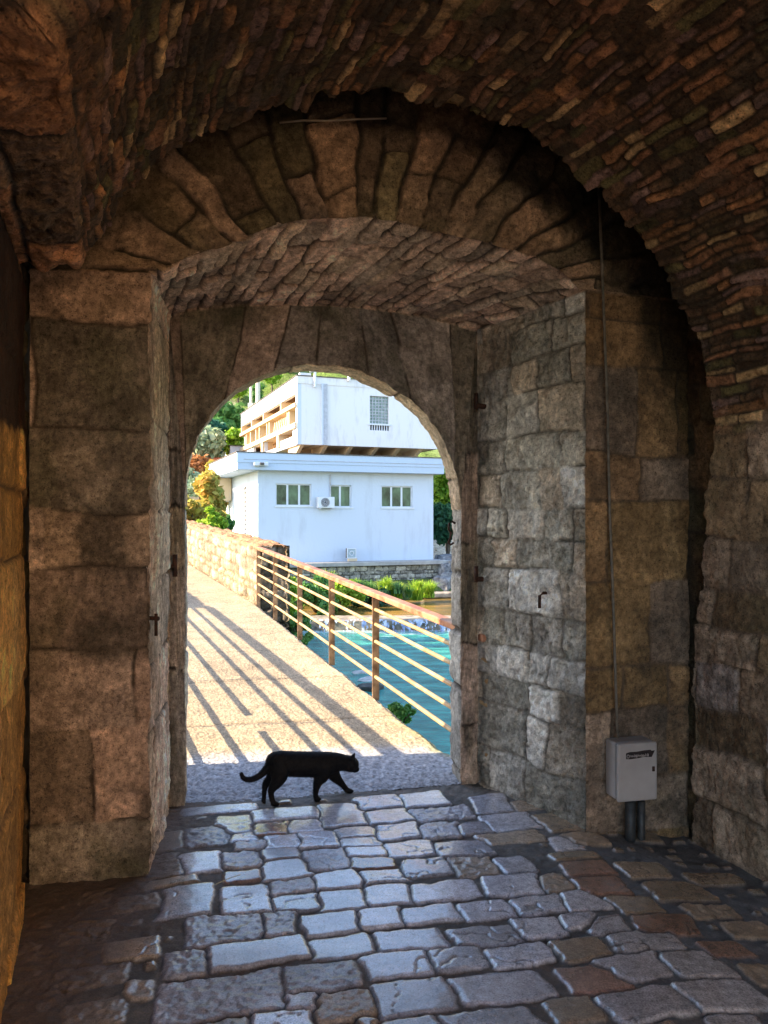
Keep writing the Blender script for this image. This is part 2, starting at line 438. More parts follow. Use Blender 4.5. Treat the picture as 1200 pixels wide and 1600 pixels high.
# ---------------------------------------------------------------- side walls and barrel vault
dL = np.array((0.339, -0.941, 0)); dR = np.array((0.407, -0.914, 0))
Lc = O2 + -0.46 * e                       # corner of left wall and pier
Rc = O2 + 2.44 * e
varc = [(30, 418), (90, 424), (125, 422), (150, 385), (190, 310), (238, 258), (300, 215), (350, 192), (400, 180), (450, 165), (490, 152), (560, 147), (600, 151), (650, 158), (700, 170), (760, 184), (800, 196), (850, 228), (900, 268), (950, 320), (1000, 372), (1040, 430), (1065, 480), (1090, 540), (1106, 600), (1113, 690)]
NLv, NAv, NRv = 200, 800, 180
V3 = arch_curve(O3, None, None, varc, NLv, NAv, NRv, 3)
# left wall foot and right wall foot follow the measured plan
V3[:NLv, 0] = (Lc + dL * 0.16)[0]; V3[:NLv, 1] = (Lc + dL * 0.16)[1]
V3[0:NLv + 1, 0] = (Lc + dL * 0.16)[0]; V3[0:NLv + 1, 1] = (Lc + dL * 0.16)[1]
rw = Rc + dR * 0.07 - e * .02
kk = np.linspace(0, 1, NRv + 1)[:, None]
V3[-NRv - 1:, :2] = V3[-NRv - 1, :2] * (1 - np.minimum(kk * 2, 1)) + rw[:2] * np.minimum(kk * 2, 1)
# path towards and behind the camera: offsets of the profile
t1 = 1.35
def shifted(base, tt):
    """profile slid along the passage by tt metres, side walls keep their own directions"""
    k = np.zeros((len(base), 1)); k[:NLv] = 0; k[-NRv:] = 1
    k[NLv:NLv + NAv, 0] = np.linspace(0, 1, NAv)
    return base + (dL * (1 - k) + dR * k) * tt
V4 = shifted(V3, t1)
V5 = V4.copy()
xs = np.zeros((len(V3), 1)); xs[:, 0] = np.interp(np.arange(len(V3)), [0, NLv, NLv + NAv, len(V3)], [-0.35, -0.35, 0.35, 0.35])
V5 = V4 + xs * np.array((1, 0, 0)) + np.array((0.05, -2.1, 0.05))
Pv = []; 
nv1, nv2 = 250, 60
v = np.linspace(0, 1, nv1)[:, None, None]; Pa = V3[None] * (1 - v) + V4[None] * v
v = np.linspace(0, 1, nv2)[1:, None, None]; Pb = V4[None] * (1 - v) + V5[None] * v
# end face of the vault turning up behind its rough edge
cv = V3[NLv + NAv // 2].copy(); cv[2] = 1.2
rad = V3 - cv; rad[:, :] -= n * (rad @ n)[:, None]; rad /= np.linalg.norm(rad, axis=1, keepdims=True)
kup = np.zeros((len(V3), 1)); kup[NLv:NLv + NAv, 0] = 1; kup[-NRv:, 0] = np.linspace(1, 0.3, NRv); kup[:NLv, 0] = 0.3
v = np.linspace(1, 0, 22)[:-1, None, None]; Pe = V3[None] + v * 0.5 * (rad * kup)[None] 
Pt = np.concatenate([Pe, Pa, Pb])
Um = np.repeat(metricU(V3)[None], len(Pt), 0)
vm = np.concatenate([np.linspace(-0.5, 0, 22)[:-1], np.linspace(0, t1, nv1), t1 + np.linspace(0, 2.1, nv2)[1:]])
Vm = np.repeat(vm[:, None], len(V3), 1)
rg = (0, Um.max(), -0.6, 5.0)
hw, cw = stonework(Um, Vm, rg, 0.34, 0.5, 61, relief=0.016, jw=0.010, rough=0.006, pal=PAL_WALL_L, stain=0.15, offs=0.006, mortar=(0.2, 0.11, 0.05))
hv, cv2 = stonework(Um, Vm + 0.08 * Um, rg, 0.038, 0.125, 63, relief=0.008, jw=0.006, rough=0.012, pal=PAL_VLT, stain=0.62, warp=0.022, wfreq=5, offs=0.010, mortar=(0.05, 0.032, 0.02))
hr, cr_ = stonework(Um, Vm, rg, 0.24, 0.34, 65, relief=0.014, jw=0.009, rough=0.012, pal=PAL_SIDE, stain=0.5, warp=0.03, offs=0.008, mortar=(.14,.10,.07))
ii = np.arange(len(V3))
wl = (ii < NLv).astype(float)
wr = sstep(NLv + NAv - 30, NLv + NAv + 10, ii.astype(float))
wv = 1 - wl - wr
# larger slabs at the springing on the left of the vault
hs, cs = stonework(Um, Vm, rg, 0.16, 0.5, 67, relief=0.018, jw=0.010, rough=0.02, pal=[(0.55, 0.27, 0.14), (0.46, 0.23, 0.12), (0.30, 0.19, 0.12)], stain=0.3, offs=0.012)
us = Um[0][NLv]
wslab = sstep(us + 0.12, us + 0.2, Um + 0.06 * fbm(Um * 4, Vm * 4, 5, 3)) * (1 - sstep(us + 0.42, us + 0.5, Um + 0.08 * fbm(Um * 4, Vm * 4, 6, 3))) 
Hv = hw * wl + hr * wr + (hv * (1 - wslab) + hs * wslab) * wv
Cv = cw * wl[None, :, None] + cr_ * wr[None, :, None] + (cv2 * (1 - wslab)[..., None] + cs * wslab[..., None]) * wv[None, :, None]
# lower left wall's warm light painted ochre; the shade above a ragged line painted dark
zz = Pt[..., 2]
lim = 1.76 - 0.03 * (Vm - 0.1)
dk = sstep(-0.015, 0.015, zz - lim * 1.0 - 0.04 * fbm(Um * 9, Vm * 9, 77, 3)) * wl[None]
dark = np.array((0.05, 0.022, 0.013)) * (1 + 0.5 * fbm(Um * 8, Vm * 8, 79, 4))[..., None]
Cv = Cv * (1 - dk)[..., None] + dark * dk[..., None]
Nv = smooth_n(normals(Pt), 3)
if Nv[60, NLv + NAv // 2, 2] > 0: Nv = -Nv
# ragged broken edge
w = np.exp(-((vm[:, None]) / 0.05) ** 2) * (wv + wr * 0.4)[None]
Pt = Pt + Nv * Hv[..., None]
Pt = Pt - (n * 1.0)[None, None] * (w * 0.05 * fbm(Um * 7, Vm * 0 , 91, 4, 0.6))[..., None] \
     - np.array((0, 0, 1.0)) * (w * 0.035 * fbm(Um * 9, Vm * 0 + 4, 93, 4, 0.6))[..., None]
Pt = Pt + INV
def vcut(name, u0, u1, label=None):
    o = grid_obj(name, Pt[:, u0:u1 + 1], np.clip(Cv[:, u0:u1 + 1], 0.003, 0.9), M_STONE, gate)
    if label: o['label'] = label
vcut('side_wall', 0, NLv, 'stone side wall, lower part painted with warm light'); vcut('barrel_vault', NLv, NLv + NAv); vcut('side_wall', NLv + NAv, len(V3) - 1, 'dark brown stone side wall')

# slot between the barrel vault and the arch wall: its own higher ceiling and side cheeks
slot = np.array([Lc, Lc, *[O2 + s * e for s in np.linspace(-0.46, 2.44, 20)], Rc, Rc])
slot_z = np.array([FLOOR_B, 2.2, *(2.5 + 1.1 * np.sin(np.linspace(0.0, math.pi, 20)) ** 0.7), 2.2, FLOOR_B])
sl = slot.copy(); sl[:, 2] = slot_z
sl[:2] -= e * 0.02; sl[-2:] += e * 0.03
sl = resample(sl, 500)
near = sl - n * np.interp(np.arange(500), [0, 110, 150, 350, 385, 499], [.40, .40, .85, .85, .40, .36])[:, None]
near[:, 0] += np.interp(np.arange(500), [0, 80, 370, 400, 499], [-0.04, 0, 0, .22, 0.26])
v = np.linspace(0, 1, 40)[:, None, None]
far = sl + n * 0.06
Ps_ = far[None] * (1 - v) + near[None] * v
Us = np.repeat(metricU(sl)[None], 40, 0); Vs = np.repeat(np.linspace(0, 0.8, 40)[:, None], 500, 1)
hh, cc = stonework(Us, Vs, (0, Us.max(), -0.1, 1), 0.16, 0.25, 71, relief=0.02, rough=0.012, pal=[(0.14, 0.09, 0.05), (0.10, 0.08, 0.05)], stain=0.5)
Ns = normals(Ps_)
if Ns[20, 250, 2] > 0: Ns = -Ns
grid_obj('slot_lining', Ps_ + Ns * hh[..., None] + INV, cc, M_STONE, gate)

# mass of the tower round the passage (closed shell, keeps daylight out)
def box_bm(bm, x0, x1, y0, y1, z0, z1, M=None):
    vs = [bm.verts.new((x, y, z)) for z in (z0, z1) for x, y in ((x0, y0), (x1, y0), (x1, y1), (x0, y1))]
    if M is not None:
        for q in vs: q.co = M @ q.co
    for f in ((0, 3, 2, 1), (4, 5, 6, 7), (0, 1, 5, 4), (1, 2, 6, 5), (2, 3, 7, 6), (3, 0, 4, 7)):
        bm.faces.new([vs[i] for i in f])
    return vs
def bm_obj(name, bm, mat, parent=None, smooth=False, bevel=0):
    if bevel:
        bmesh.ops.bevel(bm, geom=list(bm.edges), offset=bevel, segments=2, affect='EDGES', profile=0.5)
    bmesh.ops.recalc_face_normals(bm, faces=bm.faces)
    me = bpy.data.meshes.new(name); bm.to_mesh(me); bm.free()
    return link_mesh(name, me, mat, parent, smooth)
def frame_matrix(O, ang, z=0):
    return Matrix.Translation((O[0], O[1], z)) @ Matrix.Rotation(ang, 4, 'Z')
A12 = R(12.3)
M_OUT = noise_mat('tower_masonry', (0.16, 0.13, 0.10), (0.34, 0.29, 0.23), 3, rough=0.9, bump=0.8, bscale=8, bdist=0.04)
Of = O1 + n * 0.195                       # outer facade plane, s along e
MT = Matrix.Translation((0, -3.5, 0)) @ frame_matrix(Of, A12)
bm = bmesh.new()
# facade pieces left, right and above of the opening (0.5 m thick where hidden behind the surround)
box_bm(bm, -4.0, -0.12, -0.45, 0.0, -4, 6.5, MT)
box_bm(bm, 1.80, 7.0, -0.45, 0.0, -4, 6.5, MT)
box_bm(bm, -0.12, 1.80, -0.14, 0.0, 2.48, 6.5, MT)
bm_obj('outer_wall', bm, M_OUT, gate)
bm = bmesh.new(); box_bm(bm, -4.0, 7.0, -5.6, 0.02, 6.5, 6.9, MT); box_bm(bm, -4.0, 7.0, -5.0, 0, 4.2, 4.4, MT)
bm_obj('roof_slab', bm, M_OUT, gate)
for a_, b_ in ((-4.0, -2.4), (5.0, 7.0)):
    bm = bmesh.new(); box_bm(bm, a_, b_, -5.4, -0.46, -1, 6.4, MT); bm_obj('flank_wall', bm, M_OUT, gate)
# buttress whose corner throws the edge of shade across the bridge head
bm = bmesh.new()
p0 = np.array((-1.70, 4.41)); ud = np.array((math.cos(SUN_AZ), math.sin(SUN_AZ)))
vs = [(-1.70, 4.41), (-3.9, 4.05), (-3.9, 3.3), (-1.62, 3.8)]
vb = [bm.verts.new((x, y - 3.5, -4)) for x, y in vs]; vt = [bm.verts.new((x, y - 3.5, 6.3)) for x, y in vs]
bm.faces.new(vb); bm.faces.new(vt)
for i in range(4): bm.faces.new((vb[i], vb[(i + 1) % 4], vt[(i + 1) % 4], vt[i]))
bm_obj('buttress', bm, M_OUT, gate)
# unseen block added behind the camera to bounce warm sunlight into the passage
hs_ = empty('bounce_block', (5.2, -5.5, 0)); tag(hs_, 'plain ochre block added behind the passage mouth to bounce warm light', 'house')
bm = bmesh.new(); box_bm(bm, 0, 6, -9, 4.5, -.2, 7.5); bm_obj('wall', bm, noise_mat('bounce_block_ochre', (.55, .40, .24), (.70, .54, .36), 2, bump=.3), hs_)  # body of the added bounce block
bm = bmesh.new(); box_bm(bm, -.4, 6.4, -9.4, 4.9, 7.5, 7.8); bm_obj('roof', bm, M_OUT, hs_)  # top slab of the added bounce block

bm = bmesh.new(); box_bm(bm, -6, -1.24, -4.5, -4.02, -1, 6.5); box_bm(bm, 2.6, 8, -4.5, -3.2, -1, 6.5); box_bm(bm, -1.24, 2.6, -4.5, -4.02, 3.25, 6.5)
bm_obj('back_wall', bm, M_OUT, gate)
# ---------------------------------------------------------------- cobbled floor (one sheet of ground)
STONES = [  # x0,x1,y0,y1 of each paving stone in the photo's plan order, kind: n normal r rough s smooth d dark p reddish
(398,498,1264,1282,'s'),(341,390,1275,1306,'n'),(404,450,1287,1305,'p'),(459,502,1283,1300,'s'),(287,364,1292,1324,'r'),(415,468,1306,1329,'s'),
(472,528,1301,1327,'s'),(416,469,1329,1348,'n'),(365,396,1305,1318,'n'),(371,410,1317,1332,'r'),(348,404,1334,1359,'r'),(411,483,1349,1377,'s'),
(284,341,1335,1367,'s'),(235,282,1335,1372,'d'),(356,403,1365,1380,'p'),(477,542,1332,1364,'r'),(350,422,1385,1427,'n'),(258,325,1388,1435,'n'),
(418,483,1379,1398,'r'),(430,495,1400,1425,'n'),(492,562,1368,1390,'s'),(502,565,1396,1425,'n'),(503,568,1255,1290,'n'),(555,625,1245,1263,'n'),
(628,697,1239,1259,'n'),(571,640,1265,1286,'n'),(645,735,1261,1282,'r'),(588,655,1289,1312,'n'),(528,582,1294,1309,'s'),(535,591,1311,1325,'s'),
(541,602,1327,1342,'s'),(662,720,1287,1311,'r'),(716,769,1286,1304,'n'),(602,679,1316,1340,'n'),(552,615,1344,1361,'p'),(564,632,1362,1382,'s'),
(632,702,1345,1372,'n'),(683,771,1316,1339,'n'),(706,778,1342,1371,'d'),(773,830,1340,1364,'n'),(573,640,1386,1416,'n'),(646,750,1379,1409,'s'),
(757,846,1368,1399,'n'),(735,795,1241,1269,'n'),(755,838,1271,1297,'n'),(752,850,1300,1319,'d'),(861,907,1308,1328,'n'),(802,884,1401,1426,'n'),
(839,894,1368,1393,'d'),(882,938,1395,1421,'n'),(902,980,1370,1397,'p'),(882,958,1346,1367,'p'),(957,1033,1396,1423,'d'),(719,801,1410,1437,'n'),
(807,878,1435,1463,'n'),(877,931,1428,1450,'n'),(917,979,1434,1459,'n'),(992,1088,1424,1457,'p'),(708,811,1449,1477,'n'),(957,1064,1453,1485,'n'),
(757,863,1477,1509,'n'),(870,954,1466,1498,'d'),(932,1044,1491,1531,'n'),(1042,1134,1483,1522,'n'),(877,977,1507,1549,'p'),(708,860,1518,1569,'s'),
(945,1084,1545,1594,'n'),(1070,1198,1526,1578,'n'),(672,757,1484,1516,'n'),(592,695,1457,1488,'n'),(633,718,1418,1444,'s'),(572,670,1493,1530,'n'),
(587,706,1534,1588,'s'),(563,629,1424,1454,'n'),(480,561,1429,1464,'s'),(490,577,1467,1499,'n'),(327,474,1468,1510,'s'),(297,410,1431,1476,'r'),
(407,461,1424,1464,'r'),(252,436,1522,1594,'r'),(452,558,1509,1554,'r'),(490,585,1557,1600,'d'),(450,488,1559,1583,'r'),(395,483,1587,1625,'s'),
(265,310,1488,1525,'r'),(170,245,1465,1500,'d'),(185,240,1398,1422,'d'),(100,165,1438,1470,'d'),(198,234,1535,1562,'d'),(90,190,1505,1545,'d'),
(105,190,1565,1610,'d'),(1010,1112,1366,1394,'d'),(1065,1150,1398,1420,'d'),(1135,1205,1422,1449,'d'),(1100,1168,1460,1482,'p'),(970,1045,1340,1364,'d'),
(1165,1240,1490,1522,'d'),(288,398,1259,1270,'n'),(238,285,1300,1330,'d'),(236,300,1374,1386,'d'),(590,690,1596,1650,'n'),(700,850,1578,1640,'n'),
(860,940,1560,1600,'d'),(560,590,1590,1620,'d'),(240,380,1603,1660,'r'),(800,868,1250,1266,'d'),(842,900,1272,1300,'d'),(860,935,1330,1343,'d'),
(1120,1210,1585,1640,'n'),(950,1080,1602,1660,'d'),(330,395,1400,1384,'x'),(845,935,1612,1670,'n'),(460,580,1612,1670,'n'),(1070,1160,1345,1362,'d'),(880,950,1300,1318,'d'),
]
res = 0.0055
gx = np.arange(-1.75, 2.45, res); gy = np.arange(1.55, 4.36, res)
X, Y = np.meshgrid(gx, gy)
Wx = X + 0.026 * fbm(X * 7, Y * 7, 201, 5, 0.6); Wy = Y + 0.024 * fbm(X * 7 + 50, Y * 7, 203, 5, 0.6)
E2 = e[:2]; N2 = n[:2]
best = np.full(X.shape, -1.0); second = np.full(X.shape, -1.0); sid = np.full(X.shape, -1, dtype=int); SL = []; lu_ = np.zeros_like(X); lv_ = np.zeros_like(X)
rngs = np.random.RandomState(5)
def add_stone(c, hw_, hd_, kind, shear=0):
    k = len(SL); SL.append((kind, rngs.uniform(size=6)))
    m = (abs(X - c[0]) < hw_ * 1.6 + .06) & (abs(Y - c[1]) < hd_ * 1.6 + hw_ * .4 + .06)
    dx, dy = Wx[m] - c[0], Wy[m] - c[1]
    u = dx * E2[0] + dy * E2[1]; v_ = dx * N2[0] + dy * N2[1]
    u = u - shear * v_
    r = min(0.020, hd_ * .5, hw_ * .5)
    qx = np.abs(u) - hw_ + r; qy = np.abs(v_) - hd_ + r
    sdf = np.sqrt(np.clip(qx, 0, 9) ** 2 + np.clip(qy, 0, 9) ** 2) + np.minimum(np.maximum(qx, qy), 0) - r
    ins = -sdf
    b = best[m]; s_ = sid[m]; b2 = second[m]; second[m] = np.where(ins > b, b, np.maximum(b2, ins)); a1 = lu_[m]; a2 = lv_[m]
    w_ = (ins > b)
    b = np.where(w_, ins, b); s_ = np.where(w_ & (ins > -0.004), k, s_)
    a1 = np.where(w_, u / hw_, a1); a2 = np.where(w_, v_ / hd_, a2)
    best[m] = b; sid[m] = s_; lu_[m] = a1; lv_[m] = a2
for x0, x1, y0, y1, kd in STONES:
    if kd == 'x': continue
    cx, cy = (x0 + x1) / 2, (y0 + y1) / 2
    Yc = CAMZ * 1200 / (cy - 810); Xc = (cx - 600) / 1200 * Yc
    w_ = (x1 - x0); h_ = (y1 - y0)
    ppm = 1200 / Yc
    W = w_ / ppm
    hn = max(h_ - 0.12 * W * 1740 / Yc ** 2, 0.8 * h_)
    D = hn * Yc ** 2 / 1740
    Wn = max((w_ - 0.5 * abs((cx - 230) / (cy - 800)) * hn) / ppm, W * .88)
    add_stone((Xc, Yc), Wn / 2 + .019, D / 2 + .017, kd, shear=rngs.uniform(-.15, .15))
# small filler stones where the traced ones leave room
tries = 0
while tries < 2600:
    tries += 1
    c = (rngs.uniform(-1.7, 2.4), rngs.uniform(1.6, 3.95))
    ix, iy = int((c[0] - gx[0]) / res), int((c[1] - gy[0]) / res)
    outside = c[1] < 2.15 or c[0] > .95 or c[0] < -0.9
    big = rngs.uniform() < .5
    hw_, hd_ = (rngs.uniform(.06, .11), rngs.uniform(.04, .065)) if (outside and big) else (rngs.uniform(.014, .034), rngs.uniform(.011, .024))
    wx, wy = int(hw_ / res) + 2, int(hd_ / res) + 2
    blk = best[max(0, iy - wy):iy + wy, max(0, ix - wx):ix + wx]
    if blk.size == 0 or blk.max() > -0.004: continue
    # beyond the threshold the ground is not cobbled
    s_ = (c[0] - O1[0]) * e[0] + (c[1] - O1[1]) * e[1]
    if (c[0] - O1[0]) * n[0] + (c[1] - O1[1]) * n[1] > -0.04: continue
    add_stone(c, hw_, hd_, 'g' if not (outside and big) else 'd')
rawbest = best.copy(); best = np.minimum(best, (best - second) / 1.5 - .0045)
inside = sstep(-0.003, 0.007, best)
kinds = np.array([s[0] for s in SL] + ['m']); rn = np.array([s[1] for s in SL] + [np.zeros(6)])
K = kinds[sid]; RN = rn[sid]
isr = ((K == 'r') | (K == 'd') * (RN[..., 4] > .5)).astype(float)
stone_h = 0.0075 + 0.006 * (RN[..., 0] - .5) - 0.003 * sstep(.016, 0, best) + 0.004 * (lu_ * (RN[..., 1] - .5) + lv_ * (RN[..., 2] - .5))
rgh = fbm(X * 38, Y * 38, 211, 4, 0.6)
# layered chipping on rough stones
stone_h += 0.0045 * isr * rgh * 1.6  + 0.0007 * (1 - isr) * fbm(X * 25, Y * 25, 213, 3)
crack = np.exp(-(np.abs(fbm(X * 7, Y * 7, 217, 3)) / 0.018) ** 2) * (RN[..., 3] > .55)
stone_h -= 0.005 * crack * inside
mort_h = -0.0045 + 0.006 * fbm(X * 30, Y * 30, 221, 4, .6) + 0.006 * fbm(X * 5, Y * 5, 223, 3)
Zc = mort_h * (1 - inside) + stone_h * inside
slope_r = -0.07 * sstep(0.8, 1.7, X)
Zc = Zc + slope_r + 0.012 * fbm(X * 1.6, Y * 1.6, 225, 2) * sstep(4.0, 3.4, Y)
palc = {'n': (0.42, 0.45, 0.56), 's': (0.50, 0.53, 0.65), 'r': (0.34, 0.35, 0.42), 'd': (0.30, 0.25, 0.21), 'p': (0.29, 0.19, 0.17), 'g': (0.24, 0.21, 0.19), 'm': (0.07, 0.055, 0.045)}  # sky's blue sheen painted into the n, s and r stone colours
lut = np.array([palc[k] for k in kinds])
warmx = sstep(.35, 1.0, X)[..., None]
colc = lut[sid] * (1 + warmx * (np.array((1.0, .82, .62)) - 1)) * (0.75 + 0.5 * RN[..., 5])[..., None]
colc *= (1 + 0.3 * fbm(X * 16, Y * 16, 231, 4))[..., None]
mcol = np.array((0.085, 0.075, 0.068)) * (1 + 0.7 * fbm(X * 20, Y * 20, 233, 4))[..., None]
dirt = sstep(0.1, 0.5, fbm(X * 2.2, Y * 2.2, 235, 4)) * .35
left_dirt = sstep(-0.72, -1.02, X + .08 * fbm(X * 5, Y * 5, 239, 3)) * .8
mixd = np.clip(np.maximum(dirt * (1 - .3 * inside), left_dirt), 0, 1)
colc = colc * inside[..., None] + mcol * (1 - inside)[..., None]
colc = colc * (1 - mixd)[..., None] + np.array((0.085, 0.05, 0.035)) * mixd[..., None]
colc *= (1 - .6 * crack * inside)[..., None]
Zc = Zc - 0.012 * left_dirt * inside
keep = ((X - O1[0]) * n[0] + (Y - O1[1]) * n[1]) < 0.03
# height falls under the threshold strip of the bridge deck
Pc = np.stack([X, Y, Zc], -1)
ral = inside * (1 - .35 * isr) * (1 - mixd); ral = 1 - ral * .76
colc = np.concatenate([np.clip(colc, .004, .9), ral[..., None]], -1)
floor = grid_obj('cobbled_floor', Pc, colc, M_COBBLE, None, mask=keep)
tag(floor, kind='structure')
pn = M_COBBLE.node_tree.nodes['Principled BSDF']; pn.inputs['Specular IOR Level'].default_value = 1.0
_a = [q for q in M_COBBLE.node_tree.nodes if q.type == 'ATTRIBUTE'][0]
_mr = M_COBBLE.node_tree.nodes.new('ShaderNodeMapRange'); _mr.inputs[1].default_value = .75; _mr.inputs[2].default_value = .25; _mr.inputs[4].default_value = .75
M_COBBLE.node_tree.links.new(_a.outputs['Alpha'], _mr.inputs[0]); M_COBBLE.node_tree.links.new(_mr.outputs[0], pn.inputs['Coat Weight'])
pn.inputs['Coat Roughness'].default_value = .16; pn.inputs['Coat IOR'].default_value = 1.9
# plain ground of the same paving behind the camera
M_GROUND = noise_mat('worn_ground', (0.05, 0.04, 0.03), (0.2, 0.17, 0.14), 6, rough=0.7, bump=0.8, bscale=14, bdist=0.02)
bm = bmesh.new(); 
vs = [bm.verts.new(p) for p in ((-30, -40, -.03), (30, -40, -.03), (30, -1.2, -.03), (6, 4.0, -.05), (6, 3.9, -.05), (2.43, 3.6, -.09), (2.43, 1.56, -.05), (-1.74, 1.56, -.03), (-1.74, 3.4, -.03), (-30, 3.4, -.03))]
bm.faces.new(vs)
tag(bm_obj('ground', bm, M_GROUND), kind='structure')

# ---------------------------------------------------------------- footbridge deck
def deck_z(Y): return 0.037 * (Y - 4.2) - 0.0
def right_edge(Y): return -0.064 - 0.3557 * (Y - 5.94)
def left_rail(Y): return -1.80 - 0.42 * (Y - 5.5)
bridge = empty('footbridge', (-0.8, 4.3, 0))
tag(bridge, 'narrow sunlit concrete footbridge with rough gravelly surface leading away over the river', 'bridge')
BI = -np.array((-0.8, 4.3, 0.0))
ny, nx = 900, 420
tt = np.linspace(0, 1, ny) ** 1.8
yy = 3.80 + tt * (19.0 - 3.80)
ss = np.linspace(0, 1, nx)
YY = np.repeat(yy[:, None], nx, 1)
edge = right_edge(YY) + 0.03 + 0.02 * fbm(YY * 3, YY * 0, 301, 4, .6) + 0.16 * sstep(4.8, 4.4, YY)
edge = np.where(YY > 10.7, -1.75 - 0.412 * (YY - 10.7) + .03, edge)
lefte = left_rail(YY) - 0.14
XX = lefte * (1 - ss[None]) + edge * ss[None]
YY2 = YY - 0.0
ZZ = deck_z(YY)
# post shadows drawn as shallow dark lines, a patched square and aggregate relief
agg = fbm(XX * 55, YY * 55, 303, 3, .7)
agg2 = fbm(XX * 7, YY * 7, 305, 4, .5)
fade = sstep(16, 7, YY)
ZZ = ZZ + (0.0045 * agg + 0.004 * agg2) * fade
shade_rough = sstep(4.75, 4.5, YY)
ZZ += 0.006 * shade_rough * fbm(XX * 48, YY * 48, 307, 2)
post_sh = np.zeros_like(XX)  # thin shadow lines of the hidden railing's posts, painted and grooved in
for y_post, in ((5.22,), (6.46,), (7.68,), (8.9,)):
    ln = YY - y_post - (XX + 1.3) * 0.18 - .02 * fbm(XX * 3, YY * 0 + y_post, 309, 3)
    post_sh = np.maximum(post_sh, np.exp(-(ln / 0.012) ** 2) * 1.0 * (fbm(XX * 2, YY * 2, 311, 2) > -.6))
ZZ -= 0.008 * post_sh
ZZ -= np.where(ss[None] > .985, .10, 0) + np.where(ss[None] > .97, .015, 0)
patch = sstep(.03, 0, np.abs(XX + 1.18 + .3557 * (YY - 6.7)) - .33) * sstep(.03, 0, np.abs(YY - 6.75) - .45)
base = np.array((0.315, 0.255, 0.18))
cd = base * (1 + 0.25 * agg2 + 0.4 * agg)[..., None]
spk = hash2((XX * 160).astype(int), (YY * 110).astype(int), 5)
cd = cd * (0.65 + .7 * spk)[..., None]
cd = cd * (1 + 0.2 * fbm(XX * 1.5, YY * 1.5, 313, 4))[..., None]
gr = sstep(4.86, 4.6, YY - (XX + .5) * .1 + .08 * fbm(XX * 3, YY * 3, 315, 4))  # gravel by the gate, with the bluish tone of its shade painted in
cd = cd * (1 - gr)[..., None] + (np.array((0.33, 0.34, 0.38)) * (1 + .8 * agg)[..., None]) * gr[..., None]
grs = sstep(0.16, 0.02, (1 - ss[None]) * 1.9 + .10 * fbm(XX * 5, YY * 5, 317, 4)) * sstep(5.8, 5.0, YY)
cd = cd * (1 - grs * .7)[..., None] + np.array((0.22, 0.22, 0.06)) * (grs * .7)[..., None]
cd *= (1 - .45 * post_sh)[..., None]
cd *= (1 - .12 * patch)[..., None]
M_DECK = attr_mat('gravel_concrete', 0.8, 0.35, 0.7, 110, 0.006, 0.25, 70, 0.15)
Pd = np.stack([XX, YY2, ZZ], -1)
mk = ((XX - O1[0]) * n[0] + (YY - O1[1]) * n[1]) > 0.0
grid_obj('deck', Pd + BI, np.clip(cd, .01, .9), M_DECK, bridge, mask=mk)
# slab edge and body
M_CONC = noise_mat('weathered_concrete', (0.20, 0.16, 0.11), (0.42, 0.36, 0.27), 6, rough=0.9, bump=0.5, bscale=20, bdist=.01)
ys = np.linspace(3.9, 10.9, 90)
ex = right_edge(ys) + 0.01 + 0.16 * sstep(4.8, 4.4, ys)
lx = left_rail(ys) - .12
bm = bmesh.new(); rows = []
for y_, x_, l_ in zip(ys, ex, lx):
    z_ = deck_z(y_)
    jx = random.uniform(-.008, .008)
    rows.append([bm.verts.new((q[0] + .8, y_ - 4.3, q[1])) for q in ((x_ + jx, z_ - .035), (x_ + .02 + jx, z_ - .1), (x_ - .02, z_ - .38), (l_, z_ - .38), (l_, z_ - .03))])
for a_, b_ in zip(rows[:-1], rows[1:]):
    for k in range(4): bm.faces.new((a_[k], a_[k + 1], b_[k + 1], b_[k]))
bm_obj('deck_slab', bm, M_CONC, bridge)
M_DARKC = noise_mat('dark_concrete', (0.025, 0.025, 0.025), (0.09, 0.09, 0.08), 5, rough=0.8, bump=.3)
bm = bmesh.new(); box_bm(bm, -1.1, 1.05, -0.45, .45, -3.6, -.1, Matrix.Translation((-1.55, 8.6 - 4.3 + 1.7, 0)) @ Matrix.Rotation(R(15), 4, 'Z'))
bm_obj('support_pier', bm, M_DARKC, bridge, bevel=.02)

# ---------------------------------------------------------------- railings
M_RAIL = noise_mat('worn_rail_paint', (0.30, 0.17, 0.075), (0.46, 0.34, 0.19), 9, rough=0.45, spec=.5, metal=.2, bump=.15, bscale=60)
M_POST = noise_mat('rusty_post', (0.12, 0.065, 0.035), (0.36, 0.24, 0.15), 11, rough=0.6, spec=.4, bump=.3, bscale=50)
M_HAND = noise_mat('rust_red_rail', (0.22, 0.06, 0.03), (0.44, 0.21, 0.12), 10, rough=0.4, spec=.5, bump=.2, bscale=60)
def bar(bm, p, q, w, h, up=Vector((0, 0, 1))):
    p, q = Vector(p), Vector(q); d = (q - p).normalized()
    s = d.cross(up).normalized(); u = s.cross(d)
    ring = []
    for c_ in (p, q):
        ring.append([bm.verts.new(c_ + s * a * w / 2 + u * b * h / 2) for a, b in ((-1, -1), (1, -1), (1, 1), (-1, 1))])
    for k in range(4): bm.faces.new((ring[0][k], ring[0][(k + 1) % 4], ring[1][(k + 1) % 4], ring[1][k]))
    bm.faces.new(ring[0][::-1]); bm.faces.new(ring[1])
